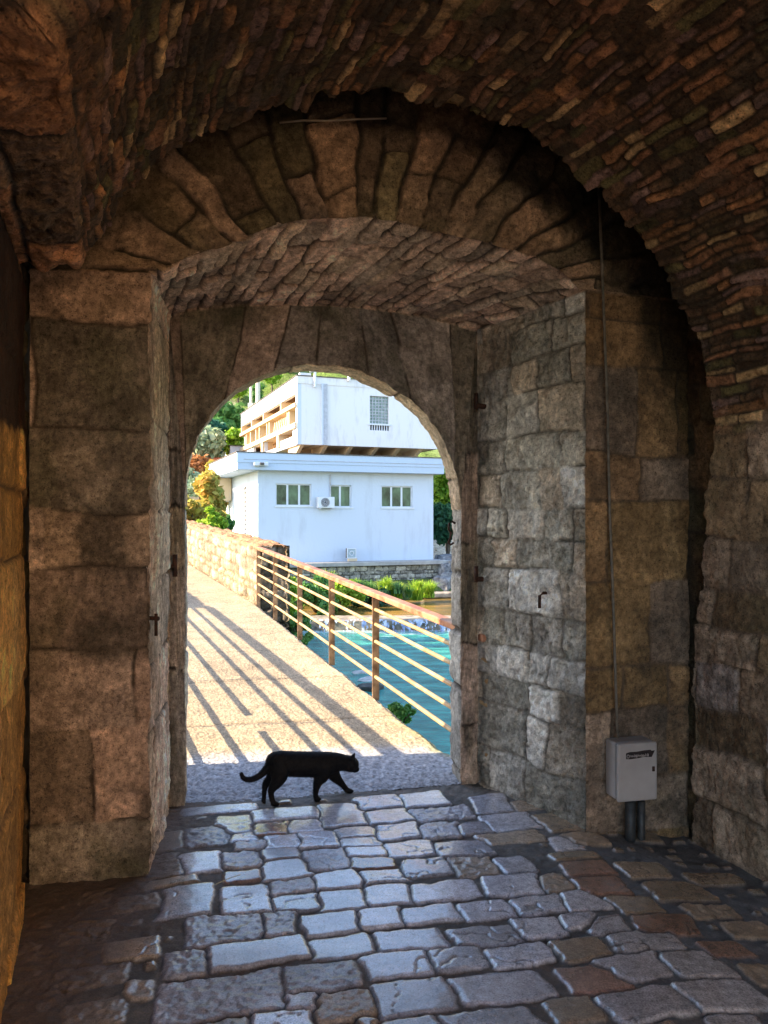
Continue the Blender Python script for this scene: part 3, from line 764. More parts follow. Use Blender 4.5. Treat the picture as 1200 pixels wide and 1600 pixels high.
def tube(bm, pts, r, seg=10):
    pts = [Vector(p) for p in pts]; rings = []
    for i, p in enumerate(pts):
        d = (pts[min(i + 1, len(pts) - 1)] - pts[max(i - 1, 0)]).normalized()
        up = Vector((0, 0, 1)) if abs(d.z) < .9 else Vector((1, 0, 0))
        s = d.cross(up).normalized(); u = s.cross(d)
        rr = r[i] if isinstance(r, (list, tuple)) else r
        rings.append([bm.verts.new(p + (s * math.cos(a) + u * math.sin(a)) * rr) for a in [2 * math.pi * k / seg for k in range(seg)]])
    for a_, b_ in zip(rings[:-1], rings[1:]):
        for k in range(seg): bm.faces.new((a_[k], a_[(k + 1) % seg], b_[(k + 1) % seg], b_[k]))
    bm.faces.new(rings[0][::-1]); bm.faces.new(rings[-1])
BARH = (0.160, 0.30, 0.435, 0.565, 0.68)
def railing(name, label, xf, y0, y1, posts, gap=None):
    root = empty(name, (xf(y0), y0, deck_z(y0)))
    tag(root, label, 'railing')
    o0 = Vector((xf(y0), y0, deck_z(y0)))
    def at(y, h): return Vector((xf(y), y, deck_z(y) + h)) - o0
    for h in BARH:
        bm = bmesh.new()
        segs = [(y0, y1)]
        if gap and abs(h - BARH[gap[0]]) < .01: segs = [(y0, gap[1]), (gap[2], y1)]
        for a_, b_ in segs:
            N_ = max(2, int((b_ - a_) / .5)); pts = [at(a_ + (b_ - a_) * i / N_, h + random.uniform(-.002, .002)) for i in range(N_ + 1)]
            tube(bm, pts, .0145, 8)
        bm_obj('rail_bar', bm, M_RAIL, root, smooth=True)
    bm = bmesh.new(); bar(bm, at(y0, .80), at(y1, .80), .075, .042)
    bm_obj('handrail', bm, M_HAND, root, bevel=.008)
    dy = Vector((xf(y0 + 1) - xf(y0), 1, 0.037)).normalized()
    for y in posts:
        bm = bmesh.new(); bar(bm, at(y, -.02), at(y, .78), .012, .055, up=Vector((1, .1, 0)))
        bm_obj('post', bm, M_POST, root, bevel=.002)
railing('bridge_railing', 'rust coloured metal railing with five bars along the water side of the footbridge', right_edge, 4.17, 10.70, [5.94, 7.12, 8.32, 9.56, 10.66])
railing('bridge_railing', 'metal railing on the hidden side of the footbridge whose shadow stripes the deck', left_rail, 4.45, 10.3, [5.15, 6.38, 7.60, 8.83, 10.2], gap=(2, 5.0, 5.0 + .35))

# ---------------------------------------------------------------- parapet walls
PAL_PAR = [(0.30, 0.245, 0.17), (0.26, 0.21, 0.14), (0.34, 0.28, 0.20), (0.22, 0.19, 0.14)]
def parapet(name, label, xf, y0, y1, side, th=.42, Hh=.83, nz=70):
    # side +1: wall lies to the right (+X) of the path edge
    root = empty(name, (xf(y0), y0, deck_z(y0))); tag(root, label, 'stone wall')
    nyp = int((y1 - y0) / .022)
    yv = np.linspace(y0, y1, nyp)
    # cross-section loop: bottom front -> top front -> top back -> bottom back
    sec = [(0, -1.5 * 0 - .25), (0, Hh), (th * side, Hh + .01), (th * side, -2.4)]
    sec = np.array(sec); d = np.r_[0, np.cumsum(np.linalg.norm(np.diff(sec, axis=0), axis=1))]
    t_ = np.linspace(0, d[-1], 170); sx = np.interp(t_, d, sec[:, 0]); sz = np.interp(t_, d, sec[:, 1])
    Xp = np.array([xf(y) for y in yv])[None] + sx[:, None]
    Pp = np.stack([Xp, np.repeat(yv[None], 170, 0), deck_z(yv)[None] + sz[:, None]], -1)
    Up = np.repeat(t_[:, None], nyp, 1); Vp = np.repeat((yv - y0)[None] * 1.08, 170, 0)
    h_, c_ = stonework(Up, Vp, (0, d[-1], -.2, y1 - y0 + 2), .14, .24, 401, relief=.035, jw=.016, rough=.016, warp=.04, offs=.018, pal=PAL_PAR, stain=.3, mortar=(.14, .09, .05))
    Np = smooth_n(normals(Pp), 3)
    if Np[20, 20, 0] * side > 0: Np = -Np
    Pp = Pp + Np * h_[..., None] - np.array(root.location)
    capm = (Up > d[1] - .03) & (Up < d[2] + .03)
    c_ = np.where(capm[..., None], np.array((0.30, 0.17, 0.095)) * (1 + .4 * fbm(Up * 9, Vp * 9, 411, 4))[..., None], c_)
    grid_obj('stone_face', Pp, np.clip(c_, .01, .9), M_STONE, root)
    # end face, its shade painted as darker stone
    gx_ = np.linspace(-.01, th + .01, 26) * side; gz_ = np.linspace(-2.4, Hh, 150)
    GX, GZ = np.meshgrid(gx_, gz_)
    he, ce = stonework(GZ, GX, (-2.4, 1, -.5, .5), .15, .2, 421, relief=.03, jw=.014, rough=.015, pal=[(.2, .17, .14), (.14, .12, .10)], stain=.5)
    Pe_ = np.stack([GX, -.0 - he + 0 * GX + GX * 0.1 * side, GZ], -1)
    grid_obj('end_face', Pe_, np.clip(ce, .01, .9), M_STONE, root)
parapet('parapet_wall', 'sunlit rubble stone parapet starting where the bridge railing ends', lambda y: -1.75 - .412 * (y - 10.7) + .0, 10.7, 24, 1)
parapet('parapet_wall', 'stone parapet on the far side of the path casting the dark patch beyond the railing', lambda y: -3.80 - .42 * (y - 10.2), 10.28, 24, -1)
# ---------------------------------------------------------------- river
ZU, ZL = -2.35, -2.66
def water_mat(name, c1, c2, scale, foam=None, rough=.12, bump=.5):
    m, t, p = new_mat(name); N = t.nodes; L = t.links
    tc = N.new('ShaderNodeTexCoord')
    mp = N.new('ShaderNodeMapping'); mp.inputs['Scale'].default_value = (1, 2.2, 1); L.new(tc.outputs['Object'], mp.inputs[0])
    n1 = N.new('ShaderNodeTexNoise'); n1.inputs['Scale'].default_value = scale; n1.inputs['Detail'].default_value = 6; L.new(mp.outputs[0], n1.inputs['Vector'])
    cr = N.new('ShaderNodeValToRGB'); cr.color_ramp.elements[0].position = .35; cr.color_ramp.elements[1].position = .68
    cr.color_ramp.elements[0].color = (*c1, 1); cr.color_ramp.elements[1].color = (*c2, 1)
    L.new(n1.outputs[0], cr.inputs[0])
    src = cr.outputs[0]
    if foam:
        # white water churned up in a belt below the weir (object Y runs upstream)
        sp = N.new('ShaderNodeSeparateXYZ'); L.new(tc.outputs['Object'], sp.inputs[0])
        n3 = N.new('ShaderNodeTexNoise'); n3.inputs['Scale'].default_value = 1.4; n3.inputs['Detail'].default_value = 7; n3.inputs['Roughness'].default_value = .7
        L.new(mp.outputs[0], n3.inputs['Vector'])
        ad = N.new('ShaderNodeMath'); ad.operation = 'MULTIPLY_ADD'; ad.inputs[1].default_value = 5.5; ad.inputs[2].default_value = -2.7
        L.new(n3.outputs[0], ad.inputs[0])
        s2 = N.new('ShaderNodeMath'); L.new(sp.outputs['Y'], s2.inputs[0]); L.new(ad.outputs[0], s2.inputs[1])
        mr = N.new('ShaderNodeMapRange'); mr.inputs[1].default_value = foam[0]; mr.inputs[2].default_value = foam[1]; L.new(s2.outputs[0], mr.inputs[0])
        mx = N.new('ShaderNodeMix'); mx.data_type = 'RGBA'; mx.inputs[7].default_value = (.78, .86, .88, 1)
        L.new(mr.outputs[0], mx.inputs[0]); L.new(src, mx.inputs[6]); src = mx.outputs[2]
        L.new(mr.outputs[0], p.inputs['Roughness']) if False else None
    L.new(src, p.inputs['Base Color'])
    n2 = N.new('ShaderNodeTexNoise'); n2.inputs['Scale'].default_value = 2.2; n2.inputs['Detail'].default_value = 7; n2.inputs['Roughness'].default_value = .62; L.new(mp.outputs[0], n2.inputs['Vector'])
    b = N.new('ShaderNodeBump'); b.inputs['Strength'].default_value = bump; b.inputs['Distance'].default_value = .12
    L.new(n2.outputs[0], b.inputs['Height']); L.new(b.outputs[0], p.inputs['Normal'])
    p.inputs['Roughness'].default_value = rough; p.inputs['Specular IOR Level'].default_value = .5
    return m
M_WLOW = water_mat('turquoise_water', (0.012, 0.13, 0.125), (0.06, 0.36, 0.31), 1.1, foam=(27.2, 29.0), rough=.2, bump=1.0)
M_WLOW.node_tree.nodes['Principled BSDF'].inputs['Specular IOR Level'].default_value = .35
M_WUP = water_mat('shallow_brown_water', (0.09, 0.07, 0.015), (0.30, 0.17, 0.04), .6, rough=.2, bump=.2)
def flat(name, x0, x1, y0, y1, z, mat):
    bm = bmesh.new(); bm.faces.new([bm.verts.new(p) for p in ((x0, y0, z), (x1, y0, z), (x1, y1, z), (x0, y1, z))])
    return tag(bm_obj(name, bm, mat), kind='structure')
flat('lower_river_water', -12, 60, 3.0, 28.3, ZL, M_WLOW)
flat('upper_river_water', -12, 60, 28.3, 47, ZU, M_WUP)
flat('riverbed', -300, 300, -60, 300, -3.6, noise_mat('river_stones', (.06, .06, .05), (.2, .19, .15), 2, bump=.5))
# weir
weir = empty('weir', (3, 28.2, ZL)); tag(weir, 'low stone weir across the river with white water spilling over its lip', 'weir')
M_WEIR = noise_mat('wet_stone', (.12, .10, .08), (.40, .34, .27), 3, rough=.5, bump=.6, bscale=9, bdist=.04)
bm = bmesh.new(); box_bm(bm, -12, 30, -.02, 1.5, -.7, ZU - ZL + .05); bm_obj('sill', bm, M_WEIR, weir, bevel=.03)
# falling water: fluted sheet with gaps
xs_ = np.arange(-7, 30, .035); vv_ = np.linspace(0, 1, 16)
GX, GV = np.meshgrid(xs_, vv_)
fl = fbm(GX * 5, GV * 1.2, 501, 4, .7)
Yf = -.05 - .32 * GV ** 1.1 + .07 * fl
Zf = (ZU - ZL + .09) * (1 - GV ** 1.7) - .0 + .0 * GX + .02 * fl
den = fbm(GX * 9, GV * 1.5, 503, 4, .7) + .22 * sstep(-1, 3, GX) + .05 - .25 * GV
mf = den > -.02
colf = np.stack([.30 + .4 * fl, .38 + .4 * fl, .52 + .4 * fl], -1)
M_FOAM = attr_mat('white_water', .4, .5, .5, 20, .02, .2, 8)
grid_obj('falling_water', np.stack([GX, Yf, Zf], -1), np.clip(colf, .2, .92), M_FOAM, weir, mask=mf)

# ---------------------------------------------------------------- banks and hillside
def bank_edge(Y):     # x of the water line on the left
    return np.interp(Y, [3, 6, 9.5, 11, 16, 24, 29, 33, 36], [-9, -9, -7, -1.0, -1.1, -2.2, -3.2, -3.0, 3])
x_ = np.linspace(-60, 45, 300); y_ = np.linspace(9.8, 60, 260)
GX, GY = np.meshgrid(x_, y_)
dist = bank_edge(GY) - GX
top = np.interp(GY, [9, 20, 36, 60], [.15, .2, -1.75, -1.6]) 
par_x = -1.75 - .412 * (GY - 10.7)
GZ = -3.3 + (top + 3.2) * sstep(-.5, 2.6 + 0 * GY, dist + .5 * fbm(GX * .8, GY * .8, 521, 4))
plat = (GY - (37.0 + .383 * (GX + 6.2)))
GZ = np.where(plat > -2.2, np.maximum(GZ, -3.2 + 1.5 * sstep(-2.2, -.4, plat + .4 * fbm(GX, GY, 523, 3))), GZ)
GZ = GZ + .10 * fbm(GX * 1.5, GY * 1.5, 525, 4)
GZ = np.where((GX < right_edge(GY) + 4) & (GX < par_x + .5) & (GX > par_x - 7), np.minimum(GZ, deck_z(GY) - .08), GZ)
cb = np.array((0.06, 0.085, 0.03)) * (1 + .6 * fbm(GX * 2, GY * 2, 527, 5))[..., None]
M_SOIL = attr_mat('grassy_soil', .95, .1, .8, 8, .05, .3, 4)
tag(grid_obj('riverbank_ground', np.stack([GX, GY, GZ], -1), np.clip(cb, .01, .9), M_SOIL), kind='structure')
# path goes on behind the bridge
bm = bmesh.new()
bm.faces.new([bm.verts.new(p) for p in ((-5.0, 18.8, deck_z(18.8) - .02), (-4.9 - .3, 18.8, deck_z(18.8) - .02), (-40, 60, 1.5), (-22, 60, 1.5))])
bm.free()
x_ = np.linspace(-190, 170, 240); y_ = np.linspace(56, 260, 150)
GX, GY = np.meshgrid(x_, y_)
base_ = np.interp(GY, [56, 62, 80, 110, 160, 260], [-1, 1.5, 8, 24, 52, 90]) * (1 + .1 * fbm(GX * .03, GY * .03, 541, 3))
GZ = base_ + 2.5 * fbm(GX * .08, GY * .08, 543, 5) + 1.0 * fbm(GX * .4, GY * .4, 545, 3)
rock = sstep(.0, .35, fbm(GX * .06, GY * .05, 547, 5, .6))
ch = np.array((0.14, 0.20, 0.05)) * (1 + .6 * fbm(GX * .5, GY * .5, 549, 4))[..., None]
ch = ch * (1 - rock)[..., None] + np.array((0.46, 0.43, 0.36)) * (1 + .3 * fbm(GX, GY, 551, 4))[..., None] * rock[..., None]
tag(grid_obj('hillside', np.stack([GX, GY, GZ], -1), np.clip(ch, .01, .9), attr_mat('hill_scrub', .95, .1, 1, 1.2, .5, .35, 1.5)), kind='structure')

# ---------------------------------------------------------------- foliage
def leaf_mat(name, c1, c2, c3, trans=.35):
    m, t, p = new_mat(name); N = t.nodes; L = t.links
    a = N.new('ShaderNodeAttribute'); a.attribute_name = 'Col'
    cr = N.new('ShaderNodeValToRGB'); cr.color_ramp.elements[0].color = (*c1, 1); cr.color_ramp.elements[1].color = (*c3, 1)
    q = cr.color_ramp.elements.new(.5); q.color = (*c2, 1)
    L.new(a.outputs['Fac'], cr.inputs[0]); L.new(cr.outputs[0], p.inputs['Base Color'])
    p.inputs['Roughness'].default_value = .55; p.inputs['Specular IOR Level'].default_value = .3
    tr = N.new('ShaderNodeBsdfTranslucent'); L.new(cr.outputs[0], tr.inputs[0])
    mx = N.new('ShaderNodeMixShader'); mx.inputs[0].default_value = trans
    L.new(p.outputs[0], mx.inputs[1]); L.new(tr.outputs[0], mx.inputs[2])
    L.new(mx.outputs[0], N['Material Output'].inputs[0])
    return m
def crown(name, blobs, count, size, mat, parent, seed, aspect=1.6, up=.3):
    rg = np.random.RandomState(seed)
    blobs = np.array(blobs, dtype=float)       # x y z r
    w = blobs[:, 3] ** 2; w /= w.sum()
    k = rg.choice(len(blobs), count, p=w)
    spray = np.where(rg.uniform(size=count) < .22, rg.uniform(1.0, 1.55, size=count), 1.0)
    d = rg.normal(size=(count, 3)); d /= np.linalg.norm(d, axis=1, keepdims=True)
    rr = spray * blobs[k, 3] * (1 - .45 * rg.uniform(size=count) ** 1.1)
    lump = .70 + .62 * vnoise(d[:, 0] * 2.5 + k * 7, d[:, 1] * 2.5 + d[:, 2] * 3, seed)
    c = blobs[k, :3] + d * (rr * lump)[:, None] * np.array((1, 1, .85))
    nrm = d + rg.normal(size=(count, 3)) * .9 + np.array((0, 0, up)); nrm /= np.linalg.norm(nrm, axis=1, keepdims=True)
    a_ = np.cross(nrm, rg.normal(size=(count, 3))); a_ /= np.linalg.norm(a_, axis=1, keepdims=True)
    b_ = np.cross(nrm, a_)
    s = size * rg.uniform(.5, 1.25, size=count)[:, None]
    V = np.stack([c - a_ * s * aspect * .5, c - b_ * s * .5 + nrm * s * .1, c + a_ * s * aspect * .5, c + b_ * s * .5 + nrm * s * .1], 1).reshape(-1, 3)
    F = np.arange(count * 4).reshape(-1, 4)
    val = np.clip(rg.uniform(size=count) * .6 + .5 * vnoise(c[:, 0] * 1.3 / max(.4, size * 6), c[:, 2] * 1.3 / max(.4, size * 6), seed + 3), 0, 1)
    col = np.repeat(val[:, None], 4, 0).repeat(3, 1)
    return np_mesh(name, V, F, col, mat, parent, smooth=False)
M_BARK = noise_mat('bark', (.05, .035, .025), (.16, .12, .09), 12, rough=.9, bump=.8, bscale=20, bdist=.03, stretch=(1, 1, .25))
ML_DARK = leaf_mat('dark_green_leaves', (.012, .06, .03), (.035, .12, .06), (.08, .20, .08))
ML_MID = leaf_mat('mid_green_leaves', (.03, .12, .04), (.10, .26, .06), (.26, .42, .10))
ML_LIGHT = leaf_mat('yellow_green_leaves', (.09, .22, .02), (.26, .44, .03), (.52, .58, .08))
ML_ORANGE = leaf_mat('autumn_leaves', (.13, .24, .03), (.42, .36, .07), (.66, .34, .10))
ML_OLIVE = leaf_mat('silver_green_leaves', (.10, .17, .10), (.26, .36, .22), (.52, .56, .36))
ML_RED = leaf_mat('reddish_leaves', (.18, .07, .02), (.36, .14, .05), (.5, .28, .1))
ML_PINE = leaf_mat('blue_green_needles', (.012, .06, .05), (.03, .13, .09), (.06, .20, .12))
def tree(name, label, x, y, z, h, rad, mat, seed, count=2600, leaf=.26, group=None, cat='tree', squash=1.0, lean=0):
    rg = random.Random(seed)
    root = empty(name, (x, y, z), 0); tag(root, label, cat, group)
    bm = bmesh.new()
    th = h * .55
    trunk = [(0, 0, -.5), (lean * .3, 0, th * .5), (lean * .6, .1, th), (lean, .1, h * .85)]
    tube(bm, trunk, [rad * .10, rad * .08, rad * .06, rad * .02], 8)
    blobs = []
    for i in range(17):
        a = rg.uniform(0, 6.28); zz_ = rg.uniform(.42, .92) * h; ro = rad * rg.uniform(.25, .72) * (1.15 - abs(zz_ / h - .6))
        c_ = (lean * .7 + math.cos(a) * ro, math.sin(a) * ro, zz_)
        blobs.append((*c_, rad * rg.uniform(.16, .42)))
        tube(bm, [(lean * .5, 0, th * rg.uniform(.6, 1)), tuple((c_[j] * .6 + (0, 0, th * .4)[j]) for j in range(3)), c_], [rad * .04, rad * .03, rad * .01], 5)
    blobs.append((lean, 0, h * .9, rad * .35)); blobs.append((lean * .5, 0, h * .6, rad * .5))
    bm_obj('trunk', bm, M_BARK, root, smooth=True)
    crown('crown', blobs, count, leaf, mat, root, seed)
    return root
def at_px(px, Y, z=None, py=None):
    return ((px - 600) / 1200 * Y, Y, CAMZ - (py - 810) / 1200 * Y if py is not None else z)

def ptree(name, label, px, pytop, pybase, wpx, Y, mat, seed, **kw):
    x, y, z0 = at_px(px, Y, py=pybase); _, _, z1 = at_px(px, Y, py=pytop)
    return tree(name, label, x, y, z0, z1 - z0, wpx / 2400 * Y, mat, seed, **kw)
ptree('broadleaf_tree', 'large mid green tree on the slope just left of the upper white block', 345, 628, 745, 88, 66, ML_MID, 1, count=9000, leaf=.42, group='trees on the slope behind the buildings')
ptree('broadleaf_tree', 'pale silver green tree in front of the large green tree left of the buildings', 318, 672, 760, 80, 58, ML_OLIVE, 2, count=9000, leaf=.36, group='trees on the slope behind the buildings')
ptree('conifer_tree', 'blue green conifer between the arch edge and the terrace building', 292, 655, 790, 60, 62, ML_PINE, 3, count=5000, leaf=.3, group='trees on the slope behind the buildings')
ptree('conifer_tree', 'dark conifer peeping over the pale silver tree', 333, 655, 740, 44, 61, ML_PINE, 4, count=4000, leaf=.3, group='trees on the slope behind the buildings')
ptree('broadleaf_tree', 'bright yellow green tree rising beside the far end of the terrace building', 366, 668, 740, 36, 60, ML_LIGHT, 5, count=3500, leaf=.26, group='trees on the slope behind the buildings')
ptree('broadleaf_tree', 'reddish autumn tree low beside the red roofed house', 312, 715, 800, 60, 48, ML_RED, 6, count=5000, leaf=.2, group='trees on the slope behind the buildings')
ptree('broadleaf_tree', 'pale bushy tree at the foot of the slope nearest the arch edge', 292, 730, 800, 44, 44, ML_OLIVE, 7, count=3500, leaf=.18, group='trees on the slope behind the buildings')
hill_spots = [(372, 588, 640, 40, 92), (400, 600, 640, 34, 88), (425, 575, 615, 40, 95), (448, 560, 600, 40, 100), (395, 560, 610, 50, 110), (340, 560, 640, 60, 100), (470, 545, 590, 50, 112),
              (520, 556, 590, 60, 105), (570, 552, 595, 60, 108), (620, 560, 600, 60, 104), (540, 530, 570, 60, 125), (600, 520, 570, 60, 130), (480, 520, 560, 60, 130), (430, 530, 570, 60, 125), (370, 520, 590, 70, 120), (660, 560, 620, 60, 100)]
HPL = ['', '', 'just left of the upper block roof line', 'directly above the left corner of the upper block', 'behind the pale posts', 'highest above the far left slope', 'left of the white mast top', 'behind the roof edge between mast and first vent', 'behind the roof vent in the middle', 'behind the grid window end of the roof', 'far up the slope above the white mast', 'far up the slope above the middle roof vent', 'second row back above the block corner', 'far up the slope over the terraces', 'far up at the left over the broad green trees', 'furthest right behind the upper block']
protos = {}
def copy_tree(o, loc, scale, label, rz):
    r = o.copy(); C.objects.link(r); r.location = loc; r.scale = (scale,) * 3; r.rotation_euler = (0, 0, rz); r['label'] = label
    for ch_ in o.children:
        c_ = ch_.copy(); C.objects.link(c_); c_.parent = r
    return r
hill_labels = 'small yellow green tree among the scrub on the steep hillside high behind the buildings'
for i, (px, t_, b_, w_, Y) in enumerate(hill_spots):
    x, y, z0 = at_px(px, Y, py=b_); z1 = at_px(px, Y, py=t_)[2]
    if i < 2:
        protos[i] = tree('hillside_tree', hill_labels if i == 0 else 'small darker green tree among the scrub on the steep hillside high behind the buildings', x, y, z0, 4.0, 1.6, [ML_LIGHT, ML_MID][i], 30 + i, count=1800, leaf=.25, group='trees on the steep hillside')
        protos[i].scale = ((z1 - z0) / 4.0,) * 3
    else:
        copy_tree(protos[i % 2], (x, y, z0), (z1 - z0) / 4.0, 'small %s hillside tree %s' % (['yellow', 'dark'][i % 2], HPL[i]), i)
# trees right of the annex
ptree('broadleaf_tree', 'sunlit yellow green tree standing right behind the corner of the white annex', 700, 735, 850, 80, 52, ML_LIGHT, 11, count=6500, leaf=.22)
ptree('broadleaf_tree', 'dark shaded bushy tree right of the annex above the boulder wall', 700, 790, 885, 74, 47, ML_DARK, 12, count=6500, leaf=.2)
ptree('broadleaf_tree', 'tall green tree further right behind the right jamb of the arch', 760, 720, 890, 110, 50, ML_MID, 13, count=5000, leaf=.25)
# autumn shrubs behind the parapet
def shrub(name, label, px, pytop, pybase, wpx, Y, mat, seed, count=5000, leaf=.09, cat='shrub', group=None):
    x, y, z0 = at_px(px, Y, py=pybase); z1 = at_px(px, Y, py=pytop)[2]
    root = empty(name, (x, y, z0)); tag(root, label, cat, group)
    rg = random.Random(seed); h = z1 - z0; r = wpx / 2400 * Y
    bm = bmesh.new(); blobs = []
    for i in range(20):
        a = rg.uniform(0, 6.28); ro = r * rg.uniform(.1, .95); c_ = (math.cos(a) * ro, math.sin(a) * ro, h * rg.uniform(.12, .92) * (1.05 - .4 * ro / r))
        blobs.append((*c_, min(r, h) * rg.uniform(.14, .36)))
        tube(bm, [(0, 0, -.1), (c_[0] * .5, c_[1] * .5, c_[2] * .6), c_], [.03, .02, .008], 5)
    bm_obj('stem', bm, M_BARK, root, smooth=True)
    crown('foliage', blobs, count, leaf, mat, root, seed)
shrub('autumn_shrub', 'big orange and yellow autumn bush behind the parapet beside the annex', 326, 738, 845, 62, 27, ML_ORANGE, 21, 9000, .24)
shrub('autumn_shrub', 'orange autumn bush reaching up to the annex roof edge', 333, 712, 800, 40, 46, ML_ORANGE, 22, 6500, .26)
shrub('green_shrub', 'bright green bush at the foot of the autumn bush', 330, 785, 848, 40, 24, ML_LIGHT, 23, 5000, .14)
shrub('autumn_shrub', 'yellow orange bush close to the left edge of the arch', 298, 765, 845, 50, 25, ML_ORANGE, 24, 6500, .17)
shrub('green_shrub', 'small green bush tucked against the annex side wall', 356, 800, 850, 22, 25, ML_MID, 25, 3000, .08)
# plants on the far bank and below the bridge
def tuft(name, label, px, pybase, hpx, Y, mat, seed, blades=160, group='grass clumps on the far bank'):
    x, y, z0 = at_px(px, Y, py=pybase); h = hpx / 1200 * Y
    root = empty(name, (x, y, z0)); tag(root, label, 'plant', group)
    rg = np.random.RandomState(seed); Vv = []; Ff = []; cc_ = []
    for i in range(blades):
        a = rg.uniform(0, 6.28); L_ = h * rg.uniform(.6, 1.15); sp = L_ * rg.uniform(.15, .75); w_ = .018 * Y / 30 * rg.uniform(.7, 1.6)
        b0 = np.array((rg.normal() * h * .12, rg.normal() * h * .12, -.1)); dr = np.array((math.cos(a), math.sin(a), 0)); sd_ = np.array((-dr[1], dr[0], 0))
        k0 = len(Vv)
        for q in range(4):
            f = q / 3; c_ = b0 + dr * sp * f ** 1.8 + np.array((0, 0, L_ * (f - .28 * f ** 3 * sp / L_ * 1.5)))
            ww = w_ * (1 - .85 * f)
            Vv += [c_ - sd_ * ww, c_ + sd_ * ww]; cc_ += [rg.uniform()] * 2
        for q in range(3): Ff.append((k0 + 2 * q, k0 + 2 * q + 1, k0 + 2 * q + 3, k0 + 2 * q + 2))
    np_mesh('blades', np.array(Vv), np.array(Ff), np.array(cc_)[:, None].repeat(3, 1), mat, root, smooth=False)
for i, (px, pb, hp, Y, mt, lb) in enumerate([
    (651, 934, 32, 34.6, ML_LIGHT, 'bright yellow green reed clump standing upright at the water edge'),
    (670, 930, 27, 35.2, ML_LIGHT, 'loose reed clump beside the ledge, rightmost on the far bank'),
    (620, 932, 27, 34.0, ML_LIGHT, 'spreading pale reed clump left of the upright bright clump'),
    (600, 930, 30, 34.2, ML_LIGHT, 'tall wispy reeds standing against the stone quay wall'),
    (575, 932, 30, 33.8, ML_MID, 'mid green grass clump below the floodlight'),
    (556, 930, 30, 33.5, ML_MID, 'green grass clump seen just above the handrail on the far bank'),
    (506, 922, 36, 33, ML_LIGHT, 'yellow green grass clump rising over the handrail beside the quay edge'),
    (452, 935, 32, 30, ML_LIGHT, 'grass clump behind the second railing post counted from the parapet')]):
    tuft('reed_clump', lb, px, pb, hp, Y, mt, 60 + i, 420)
for i in range(14):
    px_ = 440 + i * 16.5
    tuft('grass_tuft', ['short', 'wispy', 'drooping', 'thin', 'dense', 'ragged', 'low'][i % 7] + ' green tuft on the far bank, number %s from the parapet end of its row' % ['one','two','three','four','five','six','seven','eight','nine','ten','eleven','twelve','thirteen','fourteen'][i], px_, 930 - 6 * ((i * 5) % 3), 15 + (i * 7) % 9, 34 - .2 * (i % 3), [ML_MID, ML_LIGHT, ML_DARK][i % 3], 90 + i, 170, 'small tufts along the far bank')
shrub('bank_bush', 'leafy green bush on the far bank between the railing bars', 495, 900, 958, 66, 31, ML_MID, 31, 6500, .14)
shrub('bank_bush', 'bright green weeds on the bank seen through the middle of the railing', 532, 903, 952, 60, 32, ML_LIGHT, 32, 5500, .12)
shrub('bank_bush', 'dark bush hanging over the river edge below the quay wall', 575, 908, 948, 60, 33.5, ML_DARK, 33, 5500, .12)
shrub('bank_bush', 'green weeds on the bank next to the end of the parapet', 448, 890, 970, 50, 20, ML_LIGHT, 34, 6500, .07)
shrub('bank_bush', 'darker scrub low on the bank beside the bridge pier', 462, 945, 1005, 56, 17, ML_MID, 35, 6000, .06)
shrub('bank_bush', 'scrubby bush between the railing bars near the parapet end', 430, 905, 985, 44, 14, ML_MID, 36, 6000, .05)
shrub('bank_bush', 'feathery green bush growing out below the near edge of the bridge deck', 622, 1090, 1135, 50, 8.6, ML_MID, 37, 4500, .035)
# rocks beside the water below the deck
M_ROCK = noise_mat('pale_river_rock', (.28, .27, .26), (.62, .60, .57), 5, rough=.8, bump=.5, bscale=9, bdist=.04)
def rock(label, px, py, Y, sx, sy, sz, seed, mat=M_ROCK, group='pale rocks in the river below the bridge'):
    x, y, z = at_px(px, Y, py=py)
    bm = bmesh.new(); bmesh.ops.create_icosphere(bm, subdivisions=4, radius=1)
    rg = np.random.RandomState(seed); off = rg.uniform(0, 50, 3)
    for v_ in bm.verts:
        c_ = v_.co
        k = 1 + .35 * float(fbm(np.array([c_.x * 1.3 + off[0]]), np.array([c_.y * 1.3 + c_.z * 1.7 + off[1]]), seed, 3)[0])
        q = Vector((max(-.72, min(.72, c_.x * k)), max(-.75, min(.75, c_.y * k)), max(-.6, min(.62, c_.z * k))))
        v_.co = Vector((q.x * sx, q.y * sy, q.z * sz))
    o = bm_obj('river_rock', bm, mat, None, smooth=True); o.location = (x, y, z); o.rotation_euler = (rg.uniform(-.1, .1), rg.uniform(-.1, .1), rg.uniform(0, 3))
    tag(o, label, 'rock', group)
rock('flat pale rock in the water seen between the deck edge and the lowest rail bar', 565, 1056, 20.5, .36, .28, .2, 1)
rock('larger white flat rock just in front of the other pale river rock', 573, 1068, 19.6, .4, .28, .2, 2)
rock('small dark rock at the near deck edge below the pale rocks', 577, 1080, 18.5, .4, .35, .25, 3, M_DARKC)
